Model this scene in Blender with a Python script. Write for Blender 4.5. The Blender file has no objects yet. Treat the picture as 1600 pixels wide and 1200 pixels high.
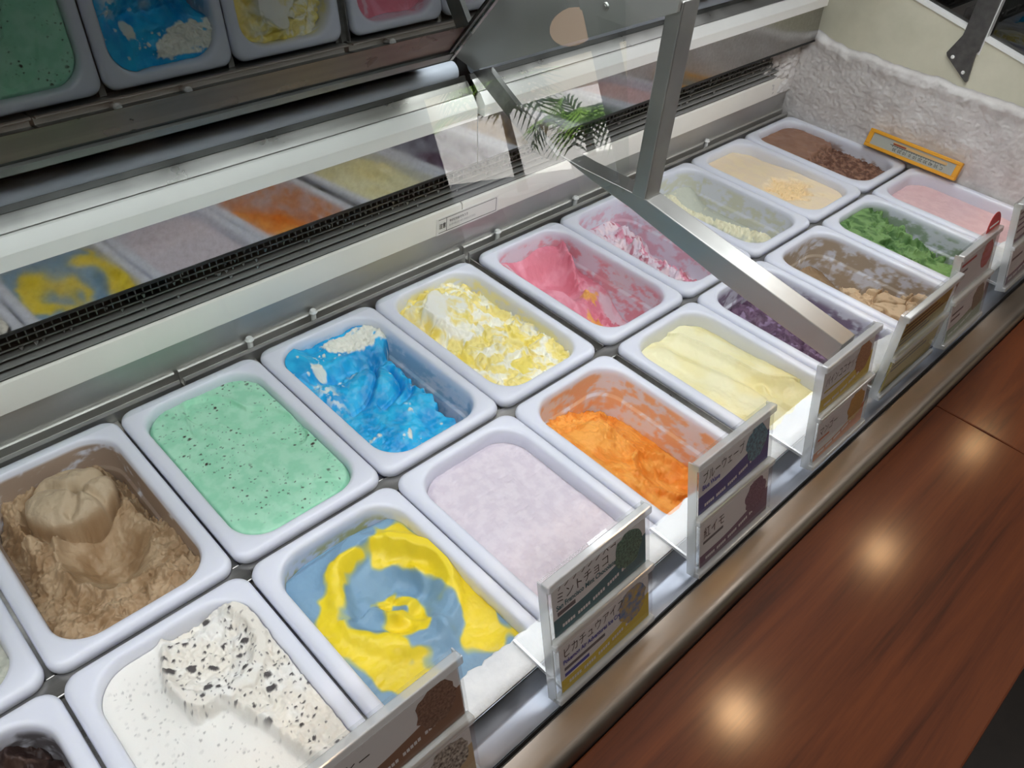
import bpy, math, random
import numpy as np
from mathutils import Vector, Matrix
S = bpy.context.scene
COL = S.collection
rnd = random.Random(7)

# ------------------------------------------------------------------ camera
CY, CP, CR = 0.7393030398, -0.7170190335, 0.0979517081
fw = Vector((math.cos(CP)*math.cos(CY), math.cos(CP)*math.sin(CY), math.sin(CP)))
rt = Vector((math.sin(CY), -math.cos(CY), 0))
up = rt.cross(fw)
r2 = rt*math.cos(CR) + up*math.sin(CR)
u2 = -rt*math.sin(CR) + up*math.cos(CR)
cam = bpy.data.objects.new('camera', bpy.data.cameras.new('camera'))
COL.objects.link(cam)
m = Matrix((r2, u2, -fw)).transposed().to_4x4()
m.translation = Vector((-0.68857, -0.47776, 0.64960))
cam.matrix_world = m
cam.data.sensor_width = 36
cam.data.lens = 1302.927*36/1600
cam.data.clip_start = 0.02
cam.data.clip_end = 200
S.camera = cam

# ------------------------------------------------------------------ world, sun, exposure
w = bpy.data.worlds.new('sky'); S.world = w; w.use_nodes = True
nt = w.node_tree; nt.nodes.clear()
out = nt.nodes.new('ShaderNodeOutputWorld'); bg = nt.nodes.new('ShaderNodeBackground')
sky = nt.nodes.new('ShaderNodeTexSky'); sky.sky_type = 'NISHITA'; sky.sun_disc = False
sky.sun_elevation = math.radians(52); sky.sun_rotation = math.radians(160)
nt.links.new(sky.outputs[0], bg.inputs[0]); nt.links.new(bg.outputs[0], out.inputs[0])
bg.inputs[1].default_value = 0.35
sun = bpy.data.objects.new('sun', bpy.data.lights.new('sun', 'SUN')); COL.objects.link(sun)
sun.data.energy = 24; sun.data.angle = 0.01; sun.data.color = (1, .95, .87)
sun.rotation_euler = Vector((.35, -.55, -.76)).to_track_quat('-Z', 'Y').to_euler()
S.view_settings.view_transform = 'Standard'
S.view_settings.look = 'None'
S.view_settings.exposure = 0.0
S.view_settings.gamma = 1
S.view_settings.use_curve_mapping = False
S.cycles.use_denoising = True
S.cycles.max_bounces = 14
S.cycles.transparent_max_bounces = 24
S.cycles.glossy_bounces = 6
S.cycles.sample_clamp_indirect = 6
S.cycles.caustics_reflective = False
S.cycles.caustics_refractive = False

LED_FRONT, LED_BACK = 3.7, 6.4
SPOT_POWER = 3.5

# ------------------------------------------------------------------ helpers
def lin(c):
    def f(v):
        v /= 255.0
        return v/12.92 if v <= 0.04045 else ((v+0.055)/1.055)**2.4
    return tuple(f(v) for v in c)

def mesh_obj(name, verts, faces, mat=None, parent=None, smooth=False):
    me = bpy.data.meshes.new(name)
    me.from_pydata([tuple(v) for v in verts], [], faces)
    me.update()
    if smooth:
        me.polygons.foreach_set('use_smooth', [True]*len(me.polygons))
    if mat: me.materials.append(mat)
    o = bpy.data.objects.new(name, me); COL.objects.link(o)
    if parent: o.parent = parent
    return o

def empty(name, loc=(0, 0, 0), rot=(0, 0, 0), label=None, cat=None, group=None):
    o = bpy.data.objects.new(name, None); COL.objects.link(o)
    o.location = loc; o.rotation_euler = rot; o.empty_display_size = .05
    return tag(o, label, cat, group)

def tag(o, label=None, cat=None, group=None, kind=None):
    if label: o['label'] = label
    if cat: o['category'] = cat
    if group: o['group'] = group
    if kind: o['kind'] = kind
    return o

class MB:
    def __init__(s): s.v = []; s.f = []
    def add(s, vs, fs):
        n = len(s.v); s.v += [tuple(v) for v in vs]; s.f += [tuple(i+n for i in f) for f in fs]
        return s
    def box(s, x0, x1, y0, y1, z0, z1, b=0.0):
        if b <= 0:
            vs = [(x, y, z) for x in (x0, x1) for y in (y0, y1) for z in (z0, z1)]
            fs = [(0, 1, 3, 2), (4, 6, 7, 5), (0, 4, 5, 1), (2, 3, 7, 6), (0, 2, 6, 4), (1, 5, 7, 3)]
            return s.add(vs, fs)
        b = min(b, (x1-x0)*.49, (y1-y0)*.49, (z1-z0)*.49)
        import bmesh
        bm = bmesh.new(); bmesh.ops.create_cube(bm, size=1)
        for v in bm.verts:
            v.co = ((x0+x1)/2+v.co.x*(x1-x0), (y0+y1)/2+v.co.y*(y1-y0), (z0+z1)/2+v.co.z*(z1-z0))
        bmesh.ops.bevel(bm, geom=bm.edges[:], offset=b, segments=2, affect='EDGES', profile=.5)
        bm.verts.index_update()
        s.add([v.co[:] for v in bm.verts], [tuple(v.index for v in f.verts) for f in bm.faces])
        bm.free(); return s
    def prism(s, pts, a0, a1, axis='x'):
        """closed profile (two coordinates) extruded along an axis"""
        n = len(pts); vs = []
        for a in (a0, a1):
            for p, q in pts:
                vs.append({'x': (a, p, q), 'y': (p, a, q), 'z': (p, q, a)}[axis])
        fs = [tuple(range(n)), tuple(range(2*n-1, n-1, -1))]
        for i in range(n):
            j = (i+1) % n; fs.append((i, n+i, n+j, j))
        return s.add(vs, fs)
    def cyl(s, p0, p1, r, n=16, r1=None, cap=True):
        p0 = Vector(p0); p1 = Vector(p1); d = (p1-p0).normalized()
        a = d.orthogonal().normalized(); b = d.cross(a); r1 = r if r1 is None else r1
        vs = []
        for p, rr in ((p0, r), (p1, r1)):
            for i in range(n):
                t = 2*math.pi*i/n; vs.append(p+a*rr*math.cos(t)+b*rr*math.sin(t))
        fs = [(i, (i+1) % n, n+(i+1) % n, n+i) for i in range(n)]
        if cap: fs += [tuple(range(n-1, -1, -1)), tuple(range(n, 2*n))]
        return s.add(vs, fs)
    def build(s, name, mat=None, parent=None, smooth=False):
        o = mesh_obj(name, s.v, s.f, mat, parent, smooth)
        import bmesh
        bm = bmesh.new(); bm.from_mesh(o.data); bmesh.ops.recalc_face_normals(bm, faces=bm.faces); bm.to_mesh(o.data); bm.free()
        return o

def autosmooth(o, ang=35):
    me = o.data
    me.polygons.foreach_set('use_smooth', [True]*len(me.polygons))
    me.set_sharp_from_angle(angle=math.radians(ang))
    return o

# ------------------------------------------------------------------ materials
class N:
    """tiny node builder"""
    def __init__(s, name):
        s.m = bpy.data.materials.new(name); s.m.use_nodes = True
        s.t = s.m.node_tree; s.t.nodes.clear()
        s.out = s.n('OutputMaterial'); s.co = None
    def n(s, t, **kw):
        nd = s.t.nodes.new('ShaderNode'+t)
        for k, v in kw.items(): setattr(nd, k, v)
        return nd
    def link(s, a, b): s.t.links.new(a, b)
    def val(s, sock, v):
        if hasattr(v, 'is_linked') or isinstance(v, bpy.types.NodeSocket): s.link(v, sock)
        else: sock.default_value = v
    def bsdf(s, color=(.8, .8, .8), rough=.5, metal=0., spec=.5, coat=0., coat_rough=.1, normal=None, sss=0., sss_rad=None, aniso=0.):
        b = s.n('BsdfPrincipled')
        if isinstance(color, tuple) and len(color) == 3: color = color+(1,)
        s.val(b.inputs['Base Color'], color); s.val(b.inputs['Roughness'], rough)
        s.val(b.inputs['Metallic'], metal); s.val(b.inputs['Specular IOR Level'], spec)
        s.val(b.inputs['Coat Weight'], coat); s.val(b.inputs['Coat Roughness'], coat_rough)
        if normal is not None: s.link(normal, b.inputs['Normal'])
        if sss: 
            b.inputs['Subsurface Weight'].default_value = sss
            b.inputs['Subsurface Radius'].default_value = sss_rad or (.006, .004, .003)
            b.inputs['Subsurface Scale'].default_value = 1
        if aniso: b.inputs['Anisotropic'].default_value = aniso
        return b
    def obj(s, scale=(1, 1, 1)):
        tc = s.n('TexCoord'); mp = s.n('Mapping'); mp.inputs['Scale'].default_value = scale
        s.link(tc.outputs['Object'], mp.inputs['Vector']); return mp.outputs[0]
    def noise(s, vec, scale=10, detail=4, rough=.5, dist=0.):
        nd = s.n('TexNoise'); s.link(vec, nd.inputs['Vector'])
        nd.inputs['Scale'].default_value = scale; nd.inputs['Detail'].default_value = detail
        nd.inputs['Roughness'].default_value = rough; nd.inputs['Distortion'].default_value = dist
        return nd.outputs['Fac']
    def ramp(s, fac, stops):
        r = s.n('ValToRGB'); s.link(fac, r.inputs[0])
        e = r.color_ramp.elements
        while len(e) < len(stops): e.new(.5)
        for k, (p, c) in enumerate(stops):
            e[k].position = p; e[k].color = c if len(c) == 4 else tuple(c)+(1,)
        return r.outputs[0]
    def maprange(s, fac, a, b, c, d):
        r = s.n('MapRange'); s.link(fac, r.inputs[0])
        for k, v in zip((1, 2, 3, 4), (a, b, c, d)): r.inputs[k].default_value = v
        return r.outputs[0]
    def bump(s, h, strength=.3, dist=.001):
        b = s.n('Bump'); s.link(h, b.inputs['Height'])
        b.inputs['Strength'].default_value = strength; b.inputs['Distance'].default_value = dist
        return b.outputs[0]
    def end(s, sh):
        s.link(sh.outputs[0] if hasattr(sh, 'outputs') else sh, s.out.inputs[0]); return s.m

def plain(name, rgb, rough=.5, metal=0., spec=.5, bump=0., bscale=200, var=0.):
    k = N(name); c = lin(rgb); nrm = None
    vec = k.obj()
    if bump: nrm = k.bump(k.noise(vec, bscale, 4, .6), bump, .0006)
    col = c
    if var:
        col = k.ramp(k.noise(vec, 18, 5, .6), [(.3, tuple(x*(1-var) for x in c)), (.7, tuple(min(1, x*(1+var)) for x in c))])
    return k.end(k.bsdf(col, rough, metal, spec, normal=nrm))

def steel(name, rgb=(168, 166, 162), rough=.3, stretch=(2, 260, 260), bump=.12, var=.18, rvar=.12):
    k = N(name); v = k.obj(tuple(q*.45 for q in stretch)); n = k.noise(v, 1.0, 2, .5)
    c = lin(rgb)
    col = k.ramp(n, [(.25, tuple(x*(1-var) for x in c)), (.75, tuple(min(1, x*(1+var)) for x in c))])
    ro = k.maprange(k.noise(k.obj(), 14, 4, .6), .3, .7, rough-rvar*.5, rough+rvar)
    return k.end(k.bsdf(col, ro, 1.0, .5, normal=k.bump(n, bump*.5, .0003)))

def glass_sheet(name, tint=(1, 1, 1), ior=1.5, rough=0.0, extra=0.0, cloud=0.):
    """thin clear sheet: straight-through transparency and a Fresnel reflection"""
    k = N(name); tr = k.n('BsdfTransparent'); tr.inputs[0].default_value = tint+(1,)
    gl = k.n('BsdfGlossy'); gl.inputs['Roughness'].default_value = rough
    fr = k.n('Fresnel'); fr.inputs['IOR'].default_value = ior
    fac = fr.outputs[0]
    if extra:
        a = k.n('Math', operation='ADD'); k.link(fac, a.inputs[0]); a.inputs[1].default_value = extra; a.use_clamp = True; fac = a.outputs[0]
    ge = k.n('NewGeometry'); inv = k.n('Math', operation='SUBTRACT'); inv.inputs[0].default_value = 1.0; k.link(ge.outputs['Backfacing'], inv.inputs[1])
    ml = k.n('Math', operation='MULTIPLY'); k.link(fac, ml.inputs[0]); k.link(inv.outputs[0], ml.inputs[1]); ml.use_clamp = True
    m2_ = k.n('Math', operation='MULTIPLY'); k.link(ml.outputs[0], m2_.inputs[0]); m2_.inputs[1].default_value = 1.7; m2_.use_clamp = True; fac = m2_.outputs[0]
    mx = k.n('MixShader'); k.link(fac, mx.inputs[0]); k.link(tr.outputs[0], mx.inputs[1]); k.link(gl.outputs[0], mx.inputs[2])
    if cloud:
        df = k.n('BsdfDiffuse'); df.inputs[0].default_value = (.9, .92, .93, 1)
        m2 = k.n('MixShader'); m2.inputs[0].default_value = cloud
        k.link(mx.outputs[0], m2.inputs[1]); k.link(df.outputs[0], m2.inputs[2]); mx = m2
    return k.end(mx)

def emit(name, col, st):
    k = N(name); e = k.n('Emission'); e.inputs[0].default_value = col+(1,); e.inputs[1].default_value = st
    return k.end(e)
M = {}
M['steel'] = steel('brushed_steel')
M['steel_frame'] = steel('frame_steel', (160, 159, 155), .36, (60, 4, 60), .015, .07)
M['steel_dark'] = steel('dark_steel', (112, 112, 110), .34, (3, 200, 200), .1)
M['steel_rail'] = steel('rail_steel', (150, 142, 134), .44, (3, 240, 240), .03, .06)
M['steel_ledge'] = steel('ledge_steel', (160, 165, 176), .34, (6, 200, 200), .12, .1)
M['steel_wood_tint'] = steel('wood_reflection_steel', (104, 88, 76), .3, (3, 200, 200), .06)  # brown of the mirrored wood counter put into the steel colour
M['plate'] = steel('gusset_steel', (172, 172, 167), .5, (40, 3, 40), .03, .06, .05)
M['riser'] = steel('riser_steel', (196, 194, 190), .5, (3, 120, 120), .04, .06)
M['tinted'] = glass_sheet('tinted_glass', (.30, .31, .31), 1.5)
M['rubber'] = plain('black_rubber', (22, 22, 22), .6)
M['dark'] = plain('dark_void', (26, 25, 24), .8)
M['liner'] = plain('liner', (70, 70, 72), .5, .6)
M['white_panel'] = plain('white_panel', (246, 244, 238), .38, var=.02)
M['strip'] = plain('strip_paint', (240, 236, 228), .42, var=.02)
M['grille'] = plain('grille_plastic', (132, 131, 129), .35)
M['tube'] = plain('grey_tube', (176, 182, 192), .45)
M['cap'] = plain('white_cap', (240, 240, 236), .4)
M['black'] = plain('print_black', (24, 22, 24), .6)
M['floor'] = plain('floor_tile', (46, 38, 34), .5, var=.2)
M['ceiling'] = plain('ceiling_paint', (150, 138, 124), .8)
M['wall'] = plain('wall_paint', (118, 100, 84), .8)
M['wall_dark'] = plain('wall_dark', (46, 36, 30), .7, var=.3)
M['glass'] = glass_sheet('front_glass', (.97, .985, .98), 1.52)
M['door_glass'] = glass_sheet('door_glass', (.16, .155, .15), 1.62, .0)
M['end_glass'] = glass_sheet('end_glass', (.2, .19, .18), 1.5)
M['acrylic'] = glass_sheet('clear_acrylic', (.96, .965, .965), 1.49, .02, .0, .02)
M['acrylic_edge'] = glass_sheet('acrylic_edge', (.82, .83, .83), 1.6, .12, .06, .28)

k = N('mirror_steel')          # polished, slightly fogged
v = k.obj(); n1 = k.noise(v, 24, 6, .7); n2 = k.noise(v, 160, 4, .7)
mpx = k.n('SeparateXYZ'); k.link(v, mpx.inputs[0]); fog = k.maprange(mpx.outputs[0], .35, .8, 0, .22)
ad = k.n('Math', operation='MULTIPLY_ADD'); k.link(fog, ad.inputs[0]); k.link(n1, ad.inputs[1]); k.link(k.maprange(n1, .3, .75, .03, .11), ad.inputs[2])
M['mirror'] = k.end(k.bsdf(k.ramp(n2, [(.3, (.37, .36, .35)), (.7, (.46, .45, .44))]), ad.outputs[0], 1.0))
k = N('end_panel_cream'); v = k.obj()
M['cream'] = k.end(k.bsdf(k.ramp(k.noise(v, 9, 5, .6), [(.3, lin((206, 203, 180))), (.7, lin((226, 222, 200)))]), .32, normal=k.bump(k.noise(v, 40, 3), .12, .002)))
k = N('frost'); v = k.obj()
h = k.noise(v, 260, 6, .7)
M['frost'] = k.end(k.bsdf(k.ramp(k.noise(v, 30, 5, .6), [(.3, lin((222, 226, 230))), (.7, lin((246, 248, 250)))]), .55, normal=k.bump(h, .5, .0012), sss=.15, sss_rad=(.004, .004, .005)))
k = N('wall_frost'); v = k.obj()
M['wall_frost'] = k.end(k.bsdf(k.ramp(k.noise(v, 22, 6, .65), [(.3, lin((200, 194, 190))), (.7, lin((232, 229, 226)))]), .6, normal=k.bump(k.noise(v, 150, 6, .7), .5, .0015)))
k = N('tub_plastic')
at = k.n('Attribute'); at.attribute_name = 'stain'
M['tub'] = k.end(k.bsdf(at.outputs['Color'], .3, sss=.25, sss_rad=(.008, .008, .010), normal=k.bump(k.noise(k.obj(), 60, 3), .04, .0006)))

k = N('mahogany_laminate')
v = k.obj((1.1, 14, 14)); g = k.noise(v, 2.2, 7, .62, .9); g2 = k.noise(k.obj((14, 420, 60)), 1.0, 3, .7)
gm = k.n('Math', operation='MULTIPLY_ADD'); k.link(g2, gm.inputs[0]); gm.inputs[1].default_value = .35; k.link(g, gm.inputs[2])
col = k.ramp(gm.outputs[0], [(.42, lin((54, 22, 9))), (.62, lin((84, 39, 17))), (.85, lin((103, 52, 24)))])
M['wood'] = k.end(k.bsdf(col, k.maprange(g2, .3, .7, .45, .55), 0, .25, coat=.55, coat_rough=.13, normal=k.bump(g2, .08, .0003)))

M['led'] = emit('led_diffuser', (.93, .97, 1.0), 2.5)
M['bulb'] = emit('warm_bulb', (1.0, .60, .28), 70)

def ice_mat(name, rough=.5, bump=.35, bscale=420, sss=.12):
    k = N(name); at = k.n('Attribute'); at.attribute_name = 'pigment'
    v = k.obj(); nb = k.noise(v, bscale, 5, .7)
    return k.end(k.bsdf(at.outputs['Color'], k.maprange(k.noise(v, 60, 4), .35, .7, rough-.12, rough+.12), 0, .4,
                        normal=k.bump(nb, bump, .0009), sss=sss, sss_rad=(.004, .003, .0025)))
M['ice_smooth'] = ice_mat('smooth_ice_cream', .42, .12, 300)
M['ice_rough'] = ice_mat('rough_ice_cream', .52, .5, 520)

# ------------------------------------------------------------------ layout numbers
P, E = .17, .014
def bx(i):                      # boundary left of column i (columns 0..9)
    return P*(i-5)+(0 if i < 5 else (.5*E if i == 5 else E))
def cx(c):
    return P*(c-5)+(0 if c < 5 else E)+P/2
X0, X1 = -1.25, .872            # cabinet extent along x
JX = .007                       # joint of the two cabinet sections

# ------------------------------------------------------------------ room (setting)
def struct(name, mb, mat):
    return tag(mb.build(name, mat), kind='structure')
FZ = -.86
struct('floor', MB().box(-4, 5.5, -3.2, 2.6, FZ-.1, FZ), M['floor'])
struct('ceiling', MB().box(-4, 5.5, -3.2, 2.6, 1.9, 2.0), M['ceiling'])
struct('wall_back', MB().box(-4, 5.5, 2.5, 2.6, FZ, 1.9), M['wall_dark'])
struct('wall_left', MB().box(-4.1, -4, -3.2, 2.6, FZ, 1.9), M['wall'])
struct('wall_right', MB().box(5.5, 5.6, -3.2, 2.6, FZ, 1.9), M['wall_dark'])
wf = MB().box(-4, .06, -3.2, -3.1, FZ, 1.9).box(.24, .44, -3.2, -3.1, FZ, 1.9).box(.64, 1.98, -3.2, -3.1, FZ, 1.9).box(4.0, 5.5, -3.2, -3.1, FZ, 1.9).box(.06, 4.0, -3.2, -3.1, .37, 1.9)
struct('wall_front', wf.box(.06, .64, -3.2, -3.1, -.2, .37), M['wall'])
M['outside_ground'] = plain('outside_paving', (232, 230, 224), .8)
struct('ground', MB().box(-14, 22, -24, -3.2, FZ-.12, FZ-.02), M['outside_ground'])
struct('dimming_road', MB().box(-14, 6.3, -10.5, -4.2, FZ-.02, FZ-.012), plain('asphalt', (92, 93, 96), .8, var=.15))  # dark road added to dim the lower left of the glass reflection
win = empty('window_1', (2.99, -3.15, FZ)); win['kind'] = 'structure'
for (xa_, xb_) in ((-2.93, -2.75), (-2.55, -2.35)):
    MB().box(xa_, xb_, -.005, .005, 0, .66).build('dimming_pane', M['tinted'], win)  # tinted panes added to weaken the bright slit bands in the glass guard
for xx in (-.98, .98):
    MB().box(xx-.03, xx+.03, -.04, .04, 0, 1.23).build('window_frame', M['steel_dark'], win)
MB().box(-1.01, 1.01, -.04, .04, 1.2, 1.23).build('window_frame', M['steel_dark'], win)
pn_ = empty('pendant_lamp', (2.085, -2.0, .46), label='round tan pendant lamp hanging over the customers', cat='lamp')
b = MB()
for i in range(10):
    a0 = -math.pi/2+math.pi*i/10; a1 = a0+math.pi/10
    b.cyl((0, 0, .075*math.sin(a0)), (0, 0, .075*math.sin(a1)), max(.004, .1*math.cos(a0)), 24, max(.004, .1*math.cos(a1)), cap=False)
b.build('shade', emit('tan_shade', (1.0, .62, .36), 2.2), pn_, True)
MB().cyl((0, 0, .07), (0, 0, 1.44), .004, 8).build('cord', M['black'], pn_)
# neighbouring building and palm outside the shop window (seen in the front glass)
bl = empty('building', (2.6, -10.5, FZ), label='white building with rows of grey windows across the street', cat='building')
MB().box(-7, 3.2, -2, 0, 0, 4.2).build('facade', plain('facade_white', (236, 234, 230), .8), bl)
MW = plain('window_grey', (88, 92, 98), .3)
for r in range(4):
    for c_ in range(9):
        MB().box(-6.6+c_*1.08, -6.6+c_*1.08+.7, -.02, .03, .35+r*.98, .35+r*.98+.5).build('window', MW, bl)
MG = plain('palm_green', (118, 158, 60), .4, var=.3)
MP = plain('planter_white', (225, 222, 214), .6)
def palm(loc, seed, n, L, H0, label):
    rp = random.Random(seed)
    t = empty('potted_palm', loc, label=label, cat='palm', group='palms outside the shop window')
    MB().cyl((0, 0, 0), (0, 0, .3), .18, 20, .22).build('planter', MP, t)
    MB().cyl((0, 0, .2), (.02, 0, H0), .05, 10, .035).build('trunk', plain('palm_trunk', (110, 88, 60), .8), t)
    for i in range(n):
        a = 2*math.pi*i/n+rp.uniform(-.3, .3); el = rp.uniform(.35, 1.25); l = L*rp.uniform(.8, 1.1)
        b = MB(); pts = []
        for j in range(15):
            s = j/14; rr = l*s*math.cos(el)*(1-.1*s); zz = H0-.03+l*s*math.sin(el)-.75*l*s*s*s
            pts.append(Vector((math.cos(a)*rr, math.sin(a)*rr, zz)))
        side = Vector((-math.sin(a), math.cos(a), 0))
        for j in range(1, 15):
            b.cyl(pts[j-1], pts[j], .007*(1.1-j/15), 5, cap=False)
            for sgn in (-1, 1):
                for q in (0,):
                    p = pts[j-1].lerp(pts[j], q); d = (pts[j]-pts[j-1]).normalized()
                    ln = .46*math.sin(math.pi*min(1, (j+q)/15*.92+.06))**.7
                    tip = p+side*sgn*ln*.8+d*ln*.55-Vector((0, 0, .25*ln))
                    wv = d*.015
                    n0 = len(b.v)
                    md = p.lerp(tip, .5)+Vector((0, 0, .02))
                    b.add([p-wv, p+wv, md+wv*.9, tip, md-wv*.9], [(0, 1, 2, 4), (4, 2, 3)])
        b.build('frond', MG, t)
palm((3.95, -4.75, FZ-.02), 3, 13, .98, .97, 'tall potted palm with long feathery fronds outside the shop window')
palm((5.2, -5.1, FZ-.02), 9, 11, .80, .60, 'lower potted palm with long feathery fronds outside the shop window')

# ceiling downlights over the counter
for i, lx in enumerate((-.35, .87, 1.85, 2.75)):
    t = empty('downlight', (lx, -.16, 1.9), cat='lamp', group='ceiling downlights over the counter',
              label='round warm ceiling downlight over the counter, '+('nearest the left end of the row', 'second along the row', 'third along the row', 'at the far end of the row')[i])
    MB().cyl((0, 0, -.012), (0, 0, 0), .065, 24).build('trim_ring', M['steel_dark'], t)
    MB().cyl((0, 0, -.016), (0, 0, -.012), .045, 24).build('lens', M['bulb'], t)
    l = bpy.data.objects.new('downlight_lamp', bpy.data.lights.new('downlight_lamp', 'SPOT'))
    COL.objects.link(l); l.parent = t; l.location = (0, 0, -.03)
    l.data.energy = SPOT_POWER; l.data.color = (1, .70, .42); l.data.spot_size = 1.9; l.data.spot_blend = .6; l.data.shadow_soft_size = .05
# unseen fill lamps added to raise the ambient light on cards and room
for i, (lx, ly) in enumerate(((-1.2, -1.3), (1.4, -1.3), (.2, 1.3))):
    t = empty('fill_light', (lx, ly, 1.88), cat='lamp', label=('long white fill lamp added over the customers, left one', 'long white fill lamp added over the customers, right one', 'long white fill lamp added over the staff side')[i], group='added ceiling fill lamps')
    MB().box(-.6, .6, -.06, .06, -.01, .02).build('housing', M['cap'], t)
    MB().box(-.58, .58, -.045, .045, -.03, -.01).build('diffuser', M['led'], t)
    l = bpy.data.objects.new('batten_lamp', bpy.data.lights.new('batten_lamp', 'AREA'))
    COL.objects.link(l); l.parent = t; l.location = (0, 0, -.04)
    l.data.shape = 'RECTANGLE'; l.data.size = 1.15; l.data.size_y = .1; l.data.energy = 11.0 if ly < 0 else 5.0; l.data.color = (1, .95, .88)
# ------------------------------------------------------------------ wooden counter
t = empty('wooden_counter', (0, 0, FZ), label='dark reddish brown wood-grain counter in front of the freezer', cat='counter')
b = MB().box(.215, 3.2, -.545, -.336, .82, .877, .002); b.build('wood_panel', M['wood'], t)
b = MB().box(-2.2, .2142, -.545, -.336, .82, .877, .002); b.build('wood_panel', M['wood'], t)
MB().box(-2.2, 3.2, -.50, -.336, 0, .82).build('front_board', M['wall_dark'], t)

# ------------------------------------------------------------------ freezer cabinet
fz = empty('ice_cream_freezer', (0, 0, 0), label='long steel display freezer holding two rows of ice cream tubs', cat='freezer')
def part(name, mb, mat, smooth=None, parent=None):
    o = mb.build(name, mat, parent or fz)
    if smooth: autosmooth(o, smooth)
    return o
# front rail (rounded stainless), rubber slot, ledge
prof = [(-.335, -.02), (-.335, .018), (-.3335, .0235), (-.330, .0275), (-.325, .0295), (-.319, .030), (-.305, .030), (-.3035, .029), (-.3035, -.02)]
part('front_rail', MB().prism(prof, X0, 2.6), M['steel_rail'], 30)
part('rubber_seal', MB().prism([(-.3034, -.02), (-.3034, .0265), (-.3015, .031), (-.2995, .0265), (-.2995, -.02)], X0, 2.6), M['rubber'])
prof = [(-.2994, -.02), (-.2994, .0275), (-.296, .0285), (-.282, .029), (-.279, .0295), (-.2695, .0355), (-.268, .037), (-.268, -.02)]
part('steel_ledge', MB().prism(prof, X0, .874), M['steel_ledge'], 30)
part('ledge_lip', MB().prism([(-.2678, .01), (-.2678, .0385), (-.246, .0385), (-.246, .024), (-.262, .024), (-.262, .01)], X0, .874), M['steel_ledge'])
# frost built up on the lip
nx = 900; rows = []
rng = np.random.default_rng(4)
def perlin1(x, seed):
    g = np.random.default_rng(seed).uniform(-1, 1, 4096); i = np.floor(x).astype(int); f = x-i; u = f*f*(3-2*f)
    return g[i % 4096]*(1-u)+g[(i+1) % 4096]*u
xs = np.linspace(X0, .87, nx)
edge = -.2385+.004*perlin1(xs*14, 1)+.0022*perlin1(xs*70, 2)+.0012*perlin1(xs*260, 3)
th = .0405+.0008*perlin1(xs*50, 5)
vs, fs = [], []
for i, x in enumerate(xs):
    e = edge[i]; t0 = th[i]
    ring = [(-.2672, .0387), (-.2668, t0), (-.258, t0+.0006), (-.248, t0+.0004), (e-.002, t0-.0003), (e, t0-.003), (e+.0005, t0-.008), (e-.004, .028), (-.2455, .027), (-.2455, .0387)]
    vs += [(x, y, z) for y, z in ring]
for i in range(nx-1):
    for j in range(10):
        a = i*10+j; c = i*10+(j+1) % 10; fs.append((a, c, c+10, a+10))
fr = mesh_obj('frost_crust', vs, fs, M['frost'], fz, True); fr['kind'] = 'stuff'
# well liner and tub carrier bars
part('well_liner', MB().box(X0, .872, -.262, .30, -.30, -.28).box(X0, .872, -.2675, -.262, -.28, .01).box(X0, .872, .296, .30, -.28, -.03), M['liner'])
def carrier(x0, x1, y0, y1, z=-.010):
    return MB().box(x0, x1, y0, y1, z-.012, z, .0012)
part('carrier_bar', carrier(X0, .872, -.011, .011, -.012), M['steel'])
for i in range(1, 10):
    wdt = .013 if i == 5 else .0045
    for (ya, yb) in ((-.262, -.0115), (.0115, .2665)):
        if i == 5:
            b = MB().box(bx(i)-.013, bx(i)+.013, ya, yb, -.026, -.016, .001)
            b.box(bx(i)-.0075, bx(i)-.0055, ya, yb, -.016, -.009).box(bx(i)+.0055, bx(i)+.0075, ya, yb, -.016, -.009)
        else:
            b = carrier(bx(i)-wdt, bx(i)+wdt, ya, yb, -.014)
        part('carrier_bar', b, M['steel'])
# low steel angle behind the back row, then the steel riser and white strip
for xa, xb in ((X0, -.43), (-.425, JX-.004), (JX+.004, .868)):
    part('rear_angle', MB().prism([(.2665, -.03), (.2665, -.002), (.268, .0015), (.2695, .0015), (.2705, 0), (.2705, -.012), (.279, -.012), (.279, .0035), (.2805, .005), (.283, .005), (.283, -.03)], xa, xb), M['riser'])
part('steel_riser', MB().box(X0, .872, .2832, .288, -.03, .040), M['riser'])
for xa, xb in ((X0, JX-.001), (JX+.001, .868)):
    part('white_strip', MB().prism([(.2832, .0395), (.2815, .041), (.2815, .071), (.2825, .0745), (.285, .076), (.300, .076), (.300, .0395)], xa, xb), M['strip'], 30)
# white rubber buffers on the angle
for k_, (px_) in enumerate((-.335, -.245, .075, .245, .43, .60)):
    b = MB().cyl((px_, .2765, -.012), (px_, .2765, .008), .0035, 12).cyl((px_, .2765, .008), (px_, .2765, .0115), .0055, 14, .0035)
    part('rubber_buffer', b, M['cap'], 40)
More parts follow.
